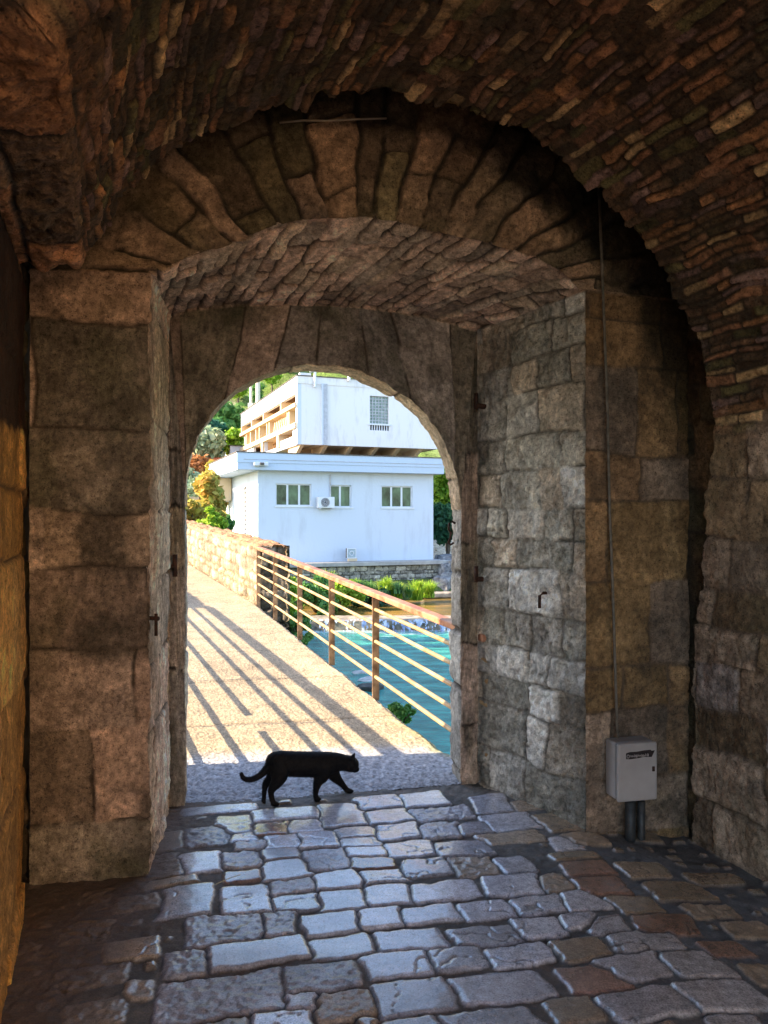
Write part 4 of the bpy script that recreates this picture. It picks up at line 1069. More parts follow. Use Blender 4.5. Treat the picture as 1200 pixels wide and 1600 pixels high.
# boulder wall at the right end of the quay
M_BOULD = noise_mat('grey_boulders', (.05, .05, .055), (.30, .30, .31), 4, rough=.85, bump=.9, bscale=7, bdist=.08)
for i, (px, py, Y, s_) in enumerate([(697, 893, 41, 1.0), (706, 908, 40.5, .95), (694, 912, 40, .8), (716, 890, 41, 1.1), (702, 880, 42, .9)]):
    rock(['dark grey boulder on top row beside the quay end', 'dark grey boulder in the middle of the heap by the jamb', 'dark grey boulder lowest at the water side of the heap', 'dark grey boulder furthest right in the heap', 'dark grey boulder at the back of the heap under the shaded tree'][i], px, py, Y, s_, s_ * .8, s_ * .8, 20 + i, M_BOULD, 'boulders beside the quay')
bm = bmesh.new(); box_bm(bm, 0, 9, 0, .8, 0, .22)
ledge = bm_obj('river_ledge', bm, M_WEIR, None, bevel=.04); ledge.location = at_px(662, 36.2, z=-2.3); ledge.rotation_euler = (0, 0, R(10)); tag(ledge, 'low flat stone ledge at the water edge right of the reed clumps', 'ledge')
# two pale posts on the hillside
for i, (px, lb) in enumerate(((392, 'thinner pale post on the hillside above the terrace building'), (403, 'thicker pale post on the hillside above the terrace building'))):
    x, y, z0 = at_px(px, 86, py=640)
    bm = bmesh.new(); tube(bm, [(0, 0, -1), (0, 0, 2.6), (0, 0, 2.9)], [.16 + .1 * i, .15 + .1 * i, .13 + .1 * i], 10); box_bm(bm, -.3 - .1 * i, .3 + .1 * i, -.3, .3, -1, .2)
    o = bm_obj('hillside_post', bm, noise_mat('pale_post', (.5, .45, .35), (.65, .6, .5), 3), None); o.location = (x, y, z0 + .5); tag(o, lb, 'post', 'pale posts on the hillside')

# ---------------------------------------------------------------- buildings
AB = math.atan2(.383, 1)
def wall_mat(name, c, dirt, amt=.5, scale=1.2, streak=True):
    m, t, p = new_mat(name); N = t.nodes; L = t.links
    tc = N.new('ShaderNodeTexCoord')
    mp = N.new('ShaderNodeMapping'); mp.inputs['Scale'].default_value = (1.6, 1.6, .35 if streak else 1.6); L.new(tc.outputs['Object'], mp.inputs[0])
    n1 = N.new('ShaderNodeTexNoise'); n1.inputs['Scale'].default_value = scale; n1.inputs['Detail'].default_value = 9; n1.inputs['Roughness'].default_value = .68
    L.new(mp.outputs[0], n1.inputs['Vector'])
    mr = N.new('ShaderNodeMapRange'); mr.inputs[1].default_value = .52; mr.inputs[2].default_value = .75; mr.inputs[4].default_value = amt
    L.new(n1.outputs[0], mr.inputs[0])
    mx = N.new('ShaderNodeMix'); mx.data_type = 'RGBA'; mx.inputs[6].default_value = (*c, 1); mx.inputs[7].default_value = (*dirt, 1)
    L.new(mr.outputs[0], mx.inputs[0]); L.new(mx.outputs[2], p.inputs['Base Color'])
    p.inputs['Roughness'].default_value = .85
    n2 = N.new('ShaderNodeTexNoise'); n2.inputs['Scale'].default_value = 8; n2.inputs['Detail'].default_value = 6; L.new(tc.outputs['Object'], n2.inputs['Vector'])
    b = N.new('ShaderNodeBump'); b.inputs['Strength'].default_value = .15; b.inputs['Distance'].default_value = .05; L.new(n2.outputs[0], b.inputs['Height']); L.new(b.outputs[0], p.inputs['Normal'])
    return m
M_WHITE = wall_mat('white_render', (.55, .60, .70), (.36, .38, .44), .5, .9)
M_WHITE2 = wall_mat('stained_white_render', (.72, .70, .70), (.34, .32, .33), .5, 1.5)
M_CREAM = wall_mat('cream_render', (.60, .46, .30), (.45, .32, .2), .4, 1)
M_FASCIA = wall_mat('fascia_white', (.46, .54, .68), (.36, .42, .52), .3, .6)
M_ROOFD = noise_mat('roof_edge_dark', (.05, .045, .045), (.12, .10, .09), 4)
M_FRAME = noise_mat('white_plastic_frame', (.60, .62, .68), (.68, .70, .74), 3, rough=.4, bump=0)
M_PVC = noise_mat('grey_pipe', (.35, .36, .40), (.5, .5, .55), 5, rough=.5, bump=.1)
def glass_mat(name, c1, c2):
    return noise_mat(name, c1, c2, 1.5, rough=.08, spec=.25, bump=0, stretch=(1, 1, .7))
M_GLASS = glass_mat('window_glass', (.02, .035, .022), (.12, .20, .12))  # greenish reflections painted as the pane colour
M_GLASSB = noise_mat('glass_blocks', (.16, .22, .20), (.34, .42, .38), 6, rough=.25, bump=.6, bscale=4, bdist=.05)
M_SHUT = noise_mat('orange_shutter', (.50, .22, .10), (.62, .32, .16), 5, rough=.7)
M_BROWNP = noise_mat('brown_panel', (.22, .12, .07), (.42, .28, .18), 3, rough=.7)

def wbox(name, parent, mat, x0, x1, y0, y1, z0, z1, bevel=0):
    bm = bmesh.new(); box_bm(bm, x0, x1, y0, y1, z0, z1); return bm_obj(name, bm, mat, parent, bevel=bevel)
def wall_with_holes(name, parent, mat, x0, x1, z0, z1, holes, th, axis='x', y=0.0):
    """wall in the local xz plane, front face at y, with rectangular openings"""
    xs = sorted({x0, x1, *[h[0] for h in holes], *[h[1] for h in holes]}); zs = sorted({z0, z1, *[h[2] for h in holes], *[h[3] for h in holes]})
    bm = bmesh.new()
    def hole(xc, zc): return any(h[0] < xc < h[1] and h[2] < zc < h[3] for h in holes)
    vc = {}
    def v(i, k, b):
        if (i, k, b) not in vc:
            yy_ = y if b == 0 else y + th
            vc[(i, k, b)] = bm.verts.new((xs[i], yy_, zs[k]) if axis == 'x' else (yy_, xs[i], zs[k]))
        return vc[(i, k, b)]
    solid = {(i, k): not hole((xs[i] + xs[i + 1]) / 2, (zs[k] + zs[k + 1]) / 2) for i in range(len(xs) - 1) for k in range(len(zs) - 1)}
    for (i, k), s in solid.items():
        if not s: continue
        for b in (0, 1): bm.faces.new([v(i, k, b), v(i + 1, k, b), v(i + 1, k + 1, b), v(i, k + 1, b)])
        for di, dk, q in ((-1, 0, [(i, k), (i, k + 1)]), (1, 0, [(i + 1, k), (i + 1, k + 1)]), (0, -1, [(i, k), (i + 1, k)]), (0, 1, [(i, k + 1), (i + 1, k + 1)])):
            if not solid.get((i + di, k + dk), False):
                (a, b_), (c_, d_) = q
                bm.faces.new([v(a, b_, 0), v(c_, d_, 0), v(c_, d_, 1), v(a, b_, 1)])
    return bm_obj(name, bm, mat, parent)

# annex : local x along the front, y going back, origin at its front left corner on the quay
ax = empty('annex_building', (-6.24, 38.0, -.76), AB); tag(ax, 'low white flat roofed annex with deep roof band and three windows above the river', 'building')
def front_x(px):   # px -> distance along the front
    a = (px - 600) / 1200; return (a * 38 + 6.24) / (math.cos(AB) - a * math.sin(AB))
def front_z(px, py):
    s = front_x(px); return CAMZ - (py - 810) / 1200 * (38 + s * math.sin(AB)) + .76
W = front_x(677); Hb = 4.60
wins = [(front_x(431), front_x(486.5), front_z(460, 790.5), front_z(460, 756)), (front_x(515), front_x(549), front_z(530, 792.5), front_z(530, 758)), (front_x(596), front_x(644.5), front_z(620, 793), front_z(620, 759.5))]
sidewin = (1.8, 2.6, .95, 3.75)
wall_with_holes('front_wall', ax, M_WHITE, 0, W, -.02, Hb, wins, .3)
DP = 8.4
wall_with_holes('side_wall', ax, M_WHITE, .3, DP, -.4, Hb, [(3.0, 3.7, .9, 3.9)], .3, axis='y', y=0.003)
wbox('side_wall', ax, M_WHITE, W - .3, W - .003, .3, DP, -.4, Hb)
wbox('back_wall', ax, M_WHITE, .3, W - .3, DP - .3, DP, -.4, Hb)
for k in range(9): pass
bm = bmesh.new()
for k in range(12): box_bm(bm, .08, .16, 3.0 , 3.7, .95 + k * .245, .95 + k * .245 + .13)
bm_obj('louvre_window', bm, M_CREAM, ax)
wbox('dark_room', ax, M_DARKC, .5, W - .5, .9, .95, 0, Hb - .1)
# roof band
OH = .62
bm = bmesh.new(); box_bm(bm, -OH - .5, W + .35, -OH, DP + .4, Hb - .02, Hb + .32); box_bm(bm, -OH - .5 - .03, W + .38, -OH - .035, DP + .43, Hb + .32, Hb + 1.08 - .28)
rf = bm_obj('roof_band', bm, M_FASCIA, ax)
wbox('roof_edge', rf, M_ROOFD, -OH - .57, W + .42, -OH - .07, DP + .46, Hb + .80, Hb + .85)
wbox('roof_line', rf, M_PVC, -OH - .2, W + .36, -OH - .065, -OH - .036, Hb + .47, Hb + .495)
def window_set(parent, x0, x1, z0, z1, npanes, yb=.10, mat=M_GLASS):
    fr = wbox('window', parent, M_FRAME, x0 - .05, x1 + .10, -.05, .02, z0 - .07, z0, 0)   # sill
    fr.name = 'window'
    bm = bmesh.new(); t_ = .06
    y0_, y1_ = yb, yb + .06
    box_bm(bm, x0, x1, y0_, y1_, z0, z0 + t_); box_bm(bm, x0, x1, y0_, y1_, z1 - t_, z1)
    wd = (x1 - x0) / npanes
    for i in range(npanes + 1):
        c_ = x0 + i * wd; w2 = .05 if 0 < i < npanes else .06
        box_bm(bm, max(x0, c_ - w2), min(x1, c_ + w2), y0_ - .003, y1_ + .003, z0 + t_, z1 - t_)
    o = bm_obj('frame', bm, M_FRAME, fr)
    for i in range(npanes):
        wbox('pane', fr, mat, x0 + i * wd + .05, x0 + (i + 1) * wd - .05, y1_ - .02, y1_ - .01, z0 + t_, z1 - t_)
    return fr
for (a_, b_, c_, d_), k in zip(wins, (3, 2, 3)): window_set(ax, a_, b_, c_, d_, k)
# side gutter box and small pipe on the side
wbox('vent_box', ax, M_CREAM, -.75, -.05, 7.3, 8.2, Hb - 1.35, Hb - .05)
# air conditioner (stands on brackets)
ac = empty('air_conditioner', ax.matrix_basis @ Vector((front_x(494), -.02, front_z(505, 795))), AB); tag(ac, 'white outdoor air conditioning unit with round fan mounted between two annex windows', 'air conditioner')
bw, bh, bd = .86, .56, .32
wbox('casing', ac, M_FRAME, 0, bw, -bd - .06, -.06, 0.04, bh + .04, .02)
bm = bmesh.new(); bmesh.ops.create_cone(bm, cap_ends=True, segments=28, radius1=.225, radius2=.225, depth=.03, matrix=Matrix.Translation((.36, -bd - .065, .32)) @ Matrix.Rotation(R(90), 4, 'X')); fan = bm_obj('fan_guard', bm, noise_mat('dark_grille', (.05, .05, .06), (.10, .10, .12), 5), ac)
bm = bmesh.new()
for r_ in (.07, .13, .19, .235):
    tube(bm, [(.36 + r_ * math.cos(a), -bd - .09, .32 + r_ * math.sin(a)) for a in np.linspace(0, 6.283, 25)], .008, 5)
bm_obj('grille_ring', bm, M_FRAME, fan)
for b0 in (.1, bw - .14):
    bm = bmesh.new(); box_bm(bm, b0, b0 + .04, -bd - .1, 0, -.02, .03); bm_obj('bracket', bm, M_PVC, ac)
bm = bmesh.new(); tube(bm, [(bw - .12, -.03, .6), (bw - .12, -.03, 1.75)], .035, 8); bm_obj('pipe', bm, M_PVC, ac)
# floodlight on the quay
fl = empty('floodlight', ax.matrix_basis @ Vector((front_x(544), -.45, .02)), AB); tag(fl, 'square floodlight with white frame standing on the quay slab against the annex wall', 'floodlight')
wbox('housing', fl, M_ROOFD, -.24, .24, -.10, .12, .16, .66, .02)
wbox('lens', fl, glass_mat('lamp_glass', (.25, .32, .38), (.5, .58, .62)), -.19, .19, -.115, -.105, .21, .61)
bm = bmesh.new(); tube(bm, [(.11 * math.cos(a), -.13, .41 + .11 * math.sin(a)) for a in np.linspace(0, 6.283, 20)], .025, 6); bm_obj('reflector_ring', bm, M_FRAME, fl)
bm = bmesh.new(); [box_bm(bm, *q) for q in ((-.25, .25, -.13, -.102, .62, .67), (-.25, .25, -.13, -.102, .15, .20), (-.25, -.20, -.13, -.102, .20, .62), (.20, .25, -.13, -.102, .20, .62))]; bm_obj('rim', bm, M_FRAME, fl)
wbox('foot', fl, M_CREAM, -.16, .3, -.12, .1, 0, .155, .01)
# camera on the fascia
sc_ = empty('security_camera', ax.matrix_basis @ Vector((front_x(405) - .15, -OH - .04, Hb + .24)), AB); tag(sc_, 'small white security camera fixed to the left end of the roof band', 'security camera')
wbox('body', sc_, M_FRAME, -.28, .42, -.22, -.02, -.08, .10, .03); wbox('lens_hood', sc_, M_ROOFD, .0, .2, -.30, -.225, -.05, .08, .02); wbox('bracket', sc_, M_FRAME, -.2, 0, -.018, 0, -.12, .12)

# quay slab and stone wall
q = empty('quay', (-6.24, 38.0, -.76), AB); tag(q, 'grey stone quay wall with concrete slab on top carrying the white annex', 'quay')
QX = front_x(690) + .1
wbox('slab', q, noise_mat('grey_slab', (.26, .25, .25), (.42, .40, .38), 2, bump=.3), -.5, QX, -1.05, .6, -.20, -.001, .02)
ny_, nx_ = 90, 560
gx_ = np.linspace(-.5, QX - .15, nx_); gz_ = np.linspace(-2.4, -.195, ny_); GX, GZ = np.meshgrid(gx_, gz_)
hq, cq = stonework(GZ, GX, (-3, 0, -1, 14), .24, .42, 601, relief=.05, jw=.03, rough=.02, warp=.04, pal=[(.34, .31, .26), (.26, .24, .21), (.42, .38, .31)], stain=.5, mortar=(.08, .07, .06))
grid_obj('stone_face', np.stack([GX, -.85 - hq, GZ], -1), cq, M_STONE, q, flip=True)
gy_ = np.linspace(-.85, 8, 220); GY, GZ = np.meshgrid(gy_, gz_)
hq, cq = stonework(GZ, GY, (-3, 0, -1, 14), .24, .42, 603, relief=.05, jw=.03, rough=.02, warp=.04, pal=[(.30, .27, .23)], stain=.5)
grid_obj('stone_face', np.stack([QX - .15 + hq, GY, GZ], -1), cq, M_STONE, q)
wbox('fill', q, M_DARKC, -.5, QX - .2, -.75, 9, -2.6, -.21)

# upper white block with terraces
ux = empty('upper_building', (-4.87, 43.0, -.8), AB); tag(ux, 'tall stained white block with orange recessed terraces along its sunny side and a grid window', 'building')
def ufx(px):
    a = (px - 600) / 1200; return (a * 43 + 4.87) / (math.cos(AB) - a * math.sin(AB))
def ufz(px, py):
    s = ufx(px); return CAMZ - (py - 810) / 1200 * (43 + s * math.sin(AB)) + .8
Z0, Z1 = ufz(464, 694), ufz(464, 587)
WU = 8.7
zb_r = ufz(640, 702)
gw = (ufx(578), ufx(607.5), ufz(592, 662), ufz(592, 619)); gw2 = (ufx(578), ufx(608.5), ufz(592, 672.5), ufz(592, 664))
wall_with_holes('front_wall', ux, M_WHITE2, .25, WU, Z0, Z1, [gw, gw2], .3)
wbox('parapet_band', ux, M_WHITE2, .0, WU + .02, -.035, .0, Z1 - .42, Z1, 0)
LS = 17.0
# side: bands and recesses, local y goes back; rows from the photo
def usz(py): return CAMZ - (py - 810) / 1200 * 43 + .8
zr = dict(r1t=usz(613.5), r1b=usz(629), s1b=usz(635), r2t=usz(636), r2b=usz(660), s2b=usz(668))
wbox('side_band', ux, M_WHITE, 0, .25, 0, LS, zr['r1t'], Z1)
wbox('terrace_slab', ux, M_CREAM, -.12, .9, .05, LS, zr['s1b'], zr['r1b'])
wbox('terrace_slab', ux, M_CREAM, -.12, .9, .05, LS, zr['s2b'], zr['r2b'])
wbox('corner_wall', ux, M_WHITE, 0, .249, 0.003, .28, Z0, zr['r1t'])
wall_with_holes('side_wall', ux, M_WHITE, .3, LS, Z0, zr['s2b'], [(1.2, 4.3, Z0 + .55, zr['s2b'] - .0), (4.6, 8.7, Z0 + .25, zr['s2b'] - .0), (9.0, 12.6, Z0 + .1, zr['s2b'] - .01)], .2, axis='y', y=.05)
wbox('recess_back', ux, M_BROWNP, 1.0, 1.1, .1, LS, Z0, Z1 - .2)
wbox('recess_lining', ux, M_CREAM, .9, .995, .1, LS, zr['r1b'] + .0, zr['r1t'])
wbox('recess_lining', ux, M_CREAM, .9, .994, .1, LS, zr['r2b'] + .0, zr['r2t'])
for yy_ in (3.9, 8.9, 12.9, 16.8): wbox('column', ux, M_CREAM, -.02, .88, yy_ - .12, yy_ + .12, zr['r1b'], zr['r1t'])
for yy_ in (1.9, 2.3, 7.2, 7.9, 10.3, 11.5, 13.4, 15.0): wbox('column', ux, M_CREAM, .0, .88, yy_ - .10, yy_ + .10, zr['r2b'], zr['s1b'])
for yy_ in (4.4, 9.0): wbox('column', ux, M_CREAM, -.10, .6, yy_ - .25, yy_ + .25, zr['s2b'] - .75, zr['s2b'])
for (a_, b_, row) in ((.8, 2.4, 1), (5, 7.2, 1), (9.6, 11.6, 1), (13.5, 15, 1)):
    wbox('awning', ux, M_SHUT, .55, .62, a_, b_, zr['r1b'] + .05, zr['r1b'] + .38)
for (a_, b_, mt_) in ((.5, 1.7, M_GLASS), (2.6, 3.2, M_FRAME), (3.4, 5.0, M_BROWNP), (5.2, 6.9, M_OUT), (8.2, 9.8, M_GLASS), (10.6, 11.3, M_SHUT), (12.0, 13.1, M_GLASS), (15.3, 16.5, M_BROWNP)):
    wbox('terrace_screen', ux, mt_, .60, .66, a_, b_, zr['r2b'], zr['s1b'] - .04)
# draped cloths on the middle terrace
bm = bmesh.new()
for k in range(7):
    y0_ = 3.3 + k * .5; z_ = zr['r2t'] - .12
    bar(bm, (.2, y0_, z_), (.2, y0_ + .35, z_ - .62 - .1 * (k % 3)), .04, .16)
bm_obj('draped_cloth', bm, M_CREAM, ux)
wbox('back_wall', ux, M_WHITE, .3, WU, LS, LS + .2, Z0, Z1); wbox('side_wall', ux, M_WHITE, WU - .2, WU - .003, .3, LS, Z0, Z1)
wbox('roof', ux, M_ROOFD, -.05, WU + .05, -.08, LS + .3, Z1, Z1 + .05)
wbox('floor_slab', ux, M_CREAM, .25, WU - .01, .31, LS, Z0 - .0, Z0 + .12)
wbox('undercroft_wall', ux, M_CREAM, .8, WU - .1, 3.0, 3.2, -1, Z0 + .0)
bm = bmesh.new()
for px in (467, 505, 545, 585, 620, 655):
    s = ufx(px) + .1
    vs_ = []
    for xx in (s, s + .22):
        vs_.append([bm.verts.new(p) for p in ((xx, .02, Z0 - .003), (xx, 2.9, Z0 - .003), (xx, 2.9, Z0 - .9), (xx, 1.6, Z0 - .62))])
    bm.faces.new(vs_[0]); bm.faces.new(vs_[1])
    for k in range(4): bm.faces.new((vs_[0][k], vs_[0][(k + 1) % 4], vs_[1][(k + 1) % 4], vs_[1][k]))
bm_obj('corbel', bm, M_CREAM, ux)
# pilaster strip / downpipe
wbox('pilaster', ux, M_PVC, ufx(504.5), ufx(511), -.09, -.001, Z0, ufz(508, 600)); wbox('downpipe', ux, M_WHITE, ufx(504.5) - .10, ufx(504.5) - .005, -.13, -.001, Z0, ufz(508, 600))
# grid window
fr = wbox('window', ux, M_FRAME, gw[0] - .12, gw[1] + .15, -.06, .0, gw[2] - .10, gw[2] - .012)
bm = bmesh.new()
nxg, nzg = 6, 9
for i in range(nxg + 1):
    xx = gw[0] + (gw[1] - gw[0]) * i / nxg; box_bm(bm, xx - .018, xx + .018, .1, .14, gw[2], gw[3])
for k in range(nzg + 1):
    z_ = gw[2] + (gw[3] - gw[2]) * k / nzg; box_bm(bm, gw[0], gw[1], .098, .142, z_ - .018, z_ + .018)
bm_obj('glazing_bars', bm, M_PVC, fr)
wbox('pane', fr, M_GLASSB, gw[0], gw[1], .15, .17, gw[2], gw[3])
gr = wbox('grille', ux, M_ROOFD, gw2[0], gw2[1], .20, .22, gw2[2], gw2[3])
bm = bmesh.new()
for k in range(9):
    xx = gw2[0] + (gw2[1] - gw2[0]) * k / 8; box_bm(bm, xx - .025, xx + .025, .02, .08, gw2[2], gw2[3])
bm_obj('bars', bm, M_FRAME, gr)
# rooftop vents and mast
for lb, px, h_, w_ in (('white pole with a short cross arm on the roof edge of the upper block', 491, .85, .07), ('small white vent stub on the middle of the upper roof edge', 544, .22, .09), ('small white vent stub nearest the arch on the upper roof edge', 593, .22, .07)):
    o = empty('roof_mast' if h_ > .5 else 'roof_vent', ux.matrix_basis @ Vector((ufx(px), -.16, Z1 - (.6 if h_ > .5 else .12))), AB); tag(o, lb, 'mast' if h_ > .5 else 'vent')
    bm = bmesh.new(); tube(bm, [(0, 0, 0), (0, 0, h_ + (.12 if h_ > .5 else .1))], w_, 10)
    if h_ > .5: tube(bm, [(-.3, .0, h_ - .0), (.35, .0, h_ + .12)], .05, 8); box_bm(bm, -.8, -.15, .3, .6, .64, .82)
    else: tube(bm, [(0, 0, h_ + .08), (0, 0, h_ + .14)], w_ * 1.6, 10)
    bm_obj('pole', bm, M_FRAME, o); wbox('clamp', o, M_PVC, -.06, .06, .0, .13, .05, .15)
# lower wing beyond the terrace block
wg = empty('far_wing', ux.matrix_basis @ Vector((-.8, LS + .25, 0)), AB); tag(wg, 'small stepped white wing at the far end of the terrace block', 'building')
wbox('wall', wg, M_WHITE, 0, 6, 0, 6, -1, ufz(464, 655)); wbox('roof', wg, M_ROOFD, -.1, 6.1, -.1, 6.1, ufz(464, 655), ufz(464, 655) + .06)
for k in range(3): wbox('window', wg, M_SHUT, -.03, .02, .8 + k * 1.8, 1.9 + k * 1.8, ufz(464, 690), ufz(464, 672))
# red roofed house
x, y, z0 = at_px(322, 57, py=745)
rh = empty('red_roof_house', (x, y, z0), R(25)); tag(rh, 'small house with a red tiled roof among the trees left of the buildings', 'house')
wbox('wall', rh, M_CREAM, -1.6, 1.9, -1.4, 2.2, -2, .45)
bm = bmesh.new(); v6 = [bm.verts.new(p) for p in ((-1.9, -1.7, .35), (2.2, -1.7, .35), (2.2, 2.5, .35), (-1.9, 2.5, .35), (-1.0, .4, 1.5), (1.3, .4, 1.5))]
for f in ((0, 1, 5, 4), (1, 2, 5), (2, 3, 4, 5), (3, 0, 4), (0, 3, 2, 1)): bm.faces.new([v6[i] for i in f])
bm_obj('roof', bm, noise_mat('red_tiles', (.42, .10, .05), (.60, .20, .10), 4, bump=.8, bscale=14, bdist=.06), rh)
wbox('window', rh, M_GLASS, -.6, .1, -1.43, -1.38, -.9, .0)
# ---------------------------------------------------------------- cat
Sc = 5.7143
def cp(u, v, Y):
    return Vector(((365 + u / Sc - 600) / 1200 * Y, Y, CAMZ - (1160 + v / Sc - 810) / 1200 * Y))
CR = 3.95 / 1200 / Sc
M_CAT = noise_mat('black_fur', (.004, .004, .005), (.012, .011, .012), 60, rough=.6, spec=.12, bump=.5, bscale=220, bdist=.003)
M_CAT.node_tree.nodes['Principled BSDF'].inputs['Sheen Weight'].default_value = 0
catroot = empty('cat', (-.45, 3.92, 0)); tag(catroot, 'slim black cat walking to the right across the threshold with its tail trailing', 'cat')
bmc = bmesh.new()
def limb(pts, wy=.85, seg=16):
    """pts: list of (u, v, Y, r px) joined by tapered round tubes with ball joints"""
    P_ = [(cp(u, v, Y), r * CR) for u, v, Y, r in pts]
    # interpolate smoothly
    out = []
    for i in range(len(P_) - 1):
        for k in range(6):
            t_ = k / 6
            p0 = P_[max(i - 1, 0)][0]; p1 = P_[i][0]; p2 = P_[i + 1][0]; p3 = P_[min(i + 2, len(P_) - 1)][0]
            q = .5 * ((2 * p1) + (-p0 + p2) * t_ + (2 * p0 - 5 * p1 + 4 * p2 - p3) * t_ ** 2 + (-p0 + 3 * p1 - 3 * p2 + p3) * t_ ** 3)
            out.append((q, P_[i][1] * (1 - t_) + P_[i + 1][1] * t_))
    out.append(P_[-1])
    for p, r in out:
        bmesh.ops.create_icosphere(bmc, subdivisions=3, radius=r, matrix=Matrix.Translation(p) @ Matrix.Diagonal((1, wy, 1, 1)))
def yb(u): return 3.905 + (u - 400) / 480 * .085
Yc_ = yb
# trunk, neck, head
limb([(375, 175, yb(375), 88), (430, 182, yb(430), 106), (520, 192, yb(520), 112), (620, 194, yb(620), 112), (720, 196, yb(720), 113), (810, 194, yb(810), 111), (875, 184, yb(875), 96), (930, 176, yb(930), 82), (985, 182, yb(985), 72), (1040, 190, yb(1040), 72)], .80)
limb([(1040, 190, yb(1040), 72), (1062, 196, yb(1062), 60)], .95)
limb([(1066, 218, yb(1066), 40), (1096, 236, yb(1096), 26), (1104, 240, yb(1104), 21)], 1.0)
limb([(1068, 176, yb(1068), 42), (1085, 190, yb(1085), 30)], 1.1)
# chin
limb([(1060, 240, yb(1060), 26), (1088, 256, yb(1088), 14)], 1)
# tail
limb([(345, 165, yb(345), 46), (318, 205, yb(318), 36), (285, 250, yb(285), 33), (240, 293, yb(240), 29), (185, 322, yb(185), 27), (130, 332, yb(130), 24), (90, 318, yb(90), 20), (72, 290, yb(72), 18), (71, 280, yb(71), 16)], 1, 12)
# hind legs : near one planted, far one behind
limb([(410, 220, 3.885, 92), (408, 290, 3.875, 78), (392, 345, 3.87, 56), (350, 405, 3.87, 38), (334, 450, 3.872, 27), (344, 505, 3.874, 24), (358, 540, 3.874, 25)], .62)
limb([(358, 545, 3.874, 24), (380, 550, 3.874, 22), (392, 553, 3.874, 17)], 1.1)
limb([(380, 230, 3.95, 70), (335, 320, 3.95, 48), (290, 370, 3.945, 33), (277, 420, 3.94, 24), (273, 480, 3.935, 20), (270, 515, 3.93, 20)], .62)
limb([(268, 520, 3.93, 19), (274, 532, 3.925, 17)], 1.1)
# front legs
limb([(815, 230, 3.955, 82), (790, 300, 3.95, 62), (756, 350, 3.948, 44), (740, 405, 3.947, 31), (733, 460, 3.947, 24), (738, 500, 3.947, 23)], .62)
limb([(742, 508, 3.947, 24), (762, 512, 3.947, 21), (776, 515, 3.947, 15)], 1.1)
limb([(870, 225, 4.03, 78), (898, 290, 4.04, 56), (935, 335, 4.05, 40), (975, 380, 4.06, 29), (1008, 418, 4.065, 23)], .62)
limb([(1012, 424, 4.065, 23), (1040, 434, 4.065, 21), (1056, 434, 4.065, 16)], 1.1)
# ears
def ear(du, dY, tip):
    b0 = cp(1026 + du, 142, yb(1050) + dY); b1 = cp(1088 + du, 160, yb(1050) + dY); t_ = cp(*tip, yb(1050) + dY * 1.25)
    m_ = (b0 + b1) / 2
    vs = [bmc.verts.new(p) for p in (b0, b1, m_ + Vector((0, .017, .0)), m_ + Vector((0, -.017, 0)), t_)]
    for f in ((0, 2, 4), (2, 1, 4), (1, 3, 4), (3, 0, 4), (0, 3, 1, 2)): bmc.faces.new([vs[i] for i in f])
ear(0, -.022, (1088, 78)); ear(-6, .024, (1074, 92))
me = bpy.data.meshes.new('cat_body'); bmc.to_mesh(me); bmc.free()
body = link_mesh('body', me, M_CAT, None, True)
rm = body.modifiers.new('r', 'REMESH'); rm.mode = 'VOXEL'; rm.voxel_size = .0034; rm.use_smooth_shade = True
sm = body.modifiers.new('s', 'SMOOTH'); sm.factor = .5; sm.iterations = 5
dg = bpy.context.evaluated_depsgraph_get(); dg.update()
me2 = bpy.data.meshes.new_from_object(body.evaluated_get(dg))
body.modifiers.clear(); body.data = me2
# coat: fine nap
co = np.empty(len(me2.vertices) * 3, dtype=np.float32); me2.vertices.foreach_get('co', co); co = co.reshape(-1, 3)
nr = np.empty_like(co).ravel(); me2.vertices.foreach_get('normal', nr); nr = nr.reshape(-1, 3)
nap = fbm(co[:, 0] * 90 + co[:, 1] * 60, co[:, 2] * 160, 701, 3)
co = co + nr * (.0009 * nap)[:, None] - np.array(catroot.location, dtype=np.float32)
me2.vertices.foreach_set('co', co.astype(np.float32).ravel()); me2.update()
body.parent = catroot
me2.polygons.foreach_set('use_smooth', np.ones(len(me2.polygons), dtype=bool))
# short coat hairs standing off the skin
me2.update(); nF = len(me2.polygons)
fc = np.empty(nF * 3, dtype=np.float32); me2.polygons.foreach_get('center', fc); fc = fc.reshape(-1, 3).astype(float)
fn = np.empty(nF * 3, dtype=np.float32); me2.polygons.foreach_get('normal', fn); fn = fn.reshape(-1, 3).astype(float)
rgf = np.random.RandomState(9); pk = rgf.choice(nF, min(nF, 26000), replace=False)
c_ = fc[pk]; q_ = fn[pk]; back = np.array((-1.0, -.15, -.35)); dr_f = q_ * .55 + back * .8 + rgf.normal(size=c_.shape) * .25
dr_f /= np.linalg.norm(dr_f, axis=1, keepdims=True)
sdv = np.cross(dr_f, rgf.normal(size=c_.shape)); sdv /= np.linalg.norm(sdv, axis=1, keepdims=True)
Lf = rgf.uniform(.004, .0085, size=(len(pk), 1))
Vf = np.stack([c_ - sdv * .0006 - q_ * .001, c_ + sdv * .0006 - q_ * .001, c_ + dr_f * Lf], 1).reshape(-1, 3)
np_mesh('fur', Vf, np.arange(len(Vf)).reshape(-1, 3), None, M_CAT, catroot, smooth=False)
M_EYE = noise_mat('cat_eye', (.16, .14, .02), (.25, .22, .04), 10, rough=.1, bump=0)
for s_ in (-1, 1):
    bm = bmesh.new(); bmesh.ops.create_uvsphere(bm, u_segments=16, v_segments=10, radius=.0062, matrix=Matrix.Translation(cp(1090, 187, yb(1090)) + Vector((0.003, s_ * .019, 0)) - catroot.location))
    bm_obj('eye', bm, M_EYE, catroot, smooth=True)

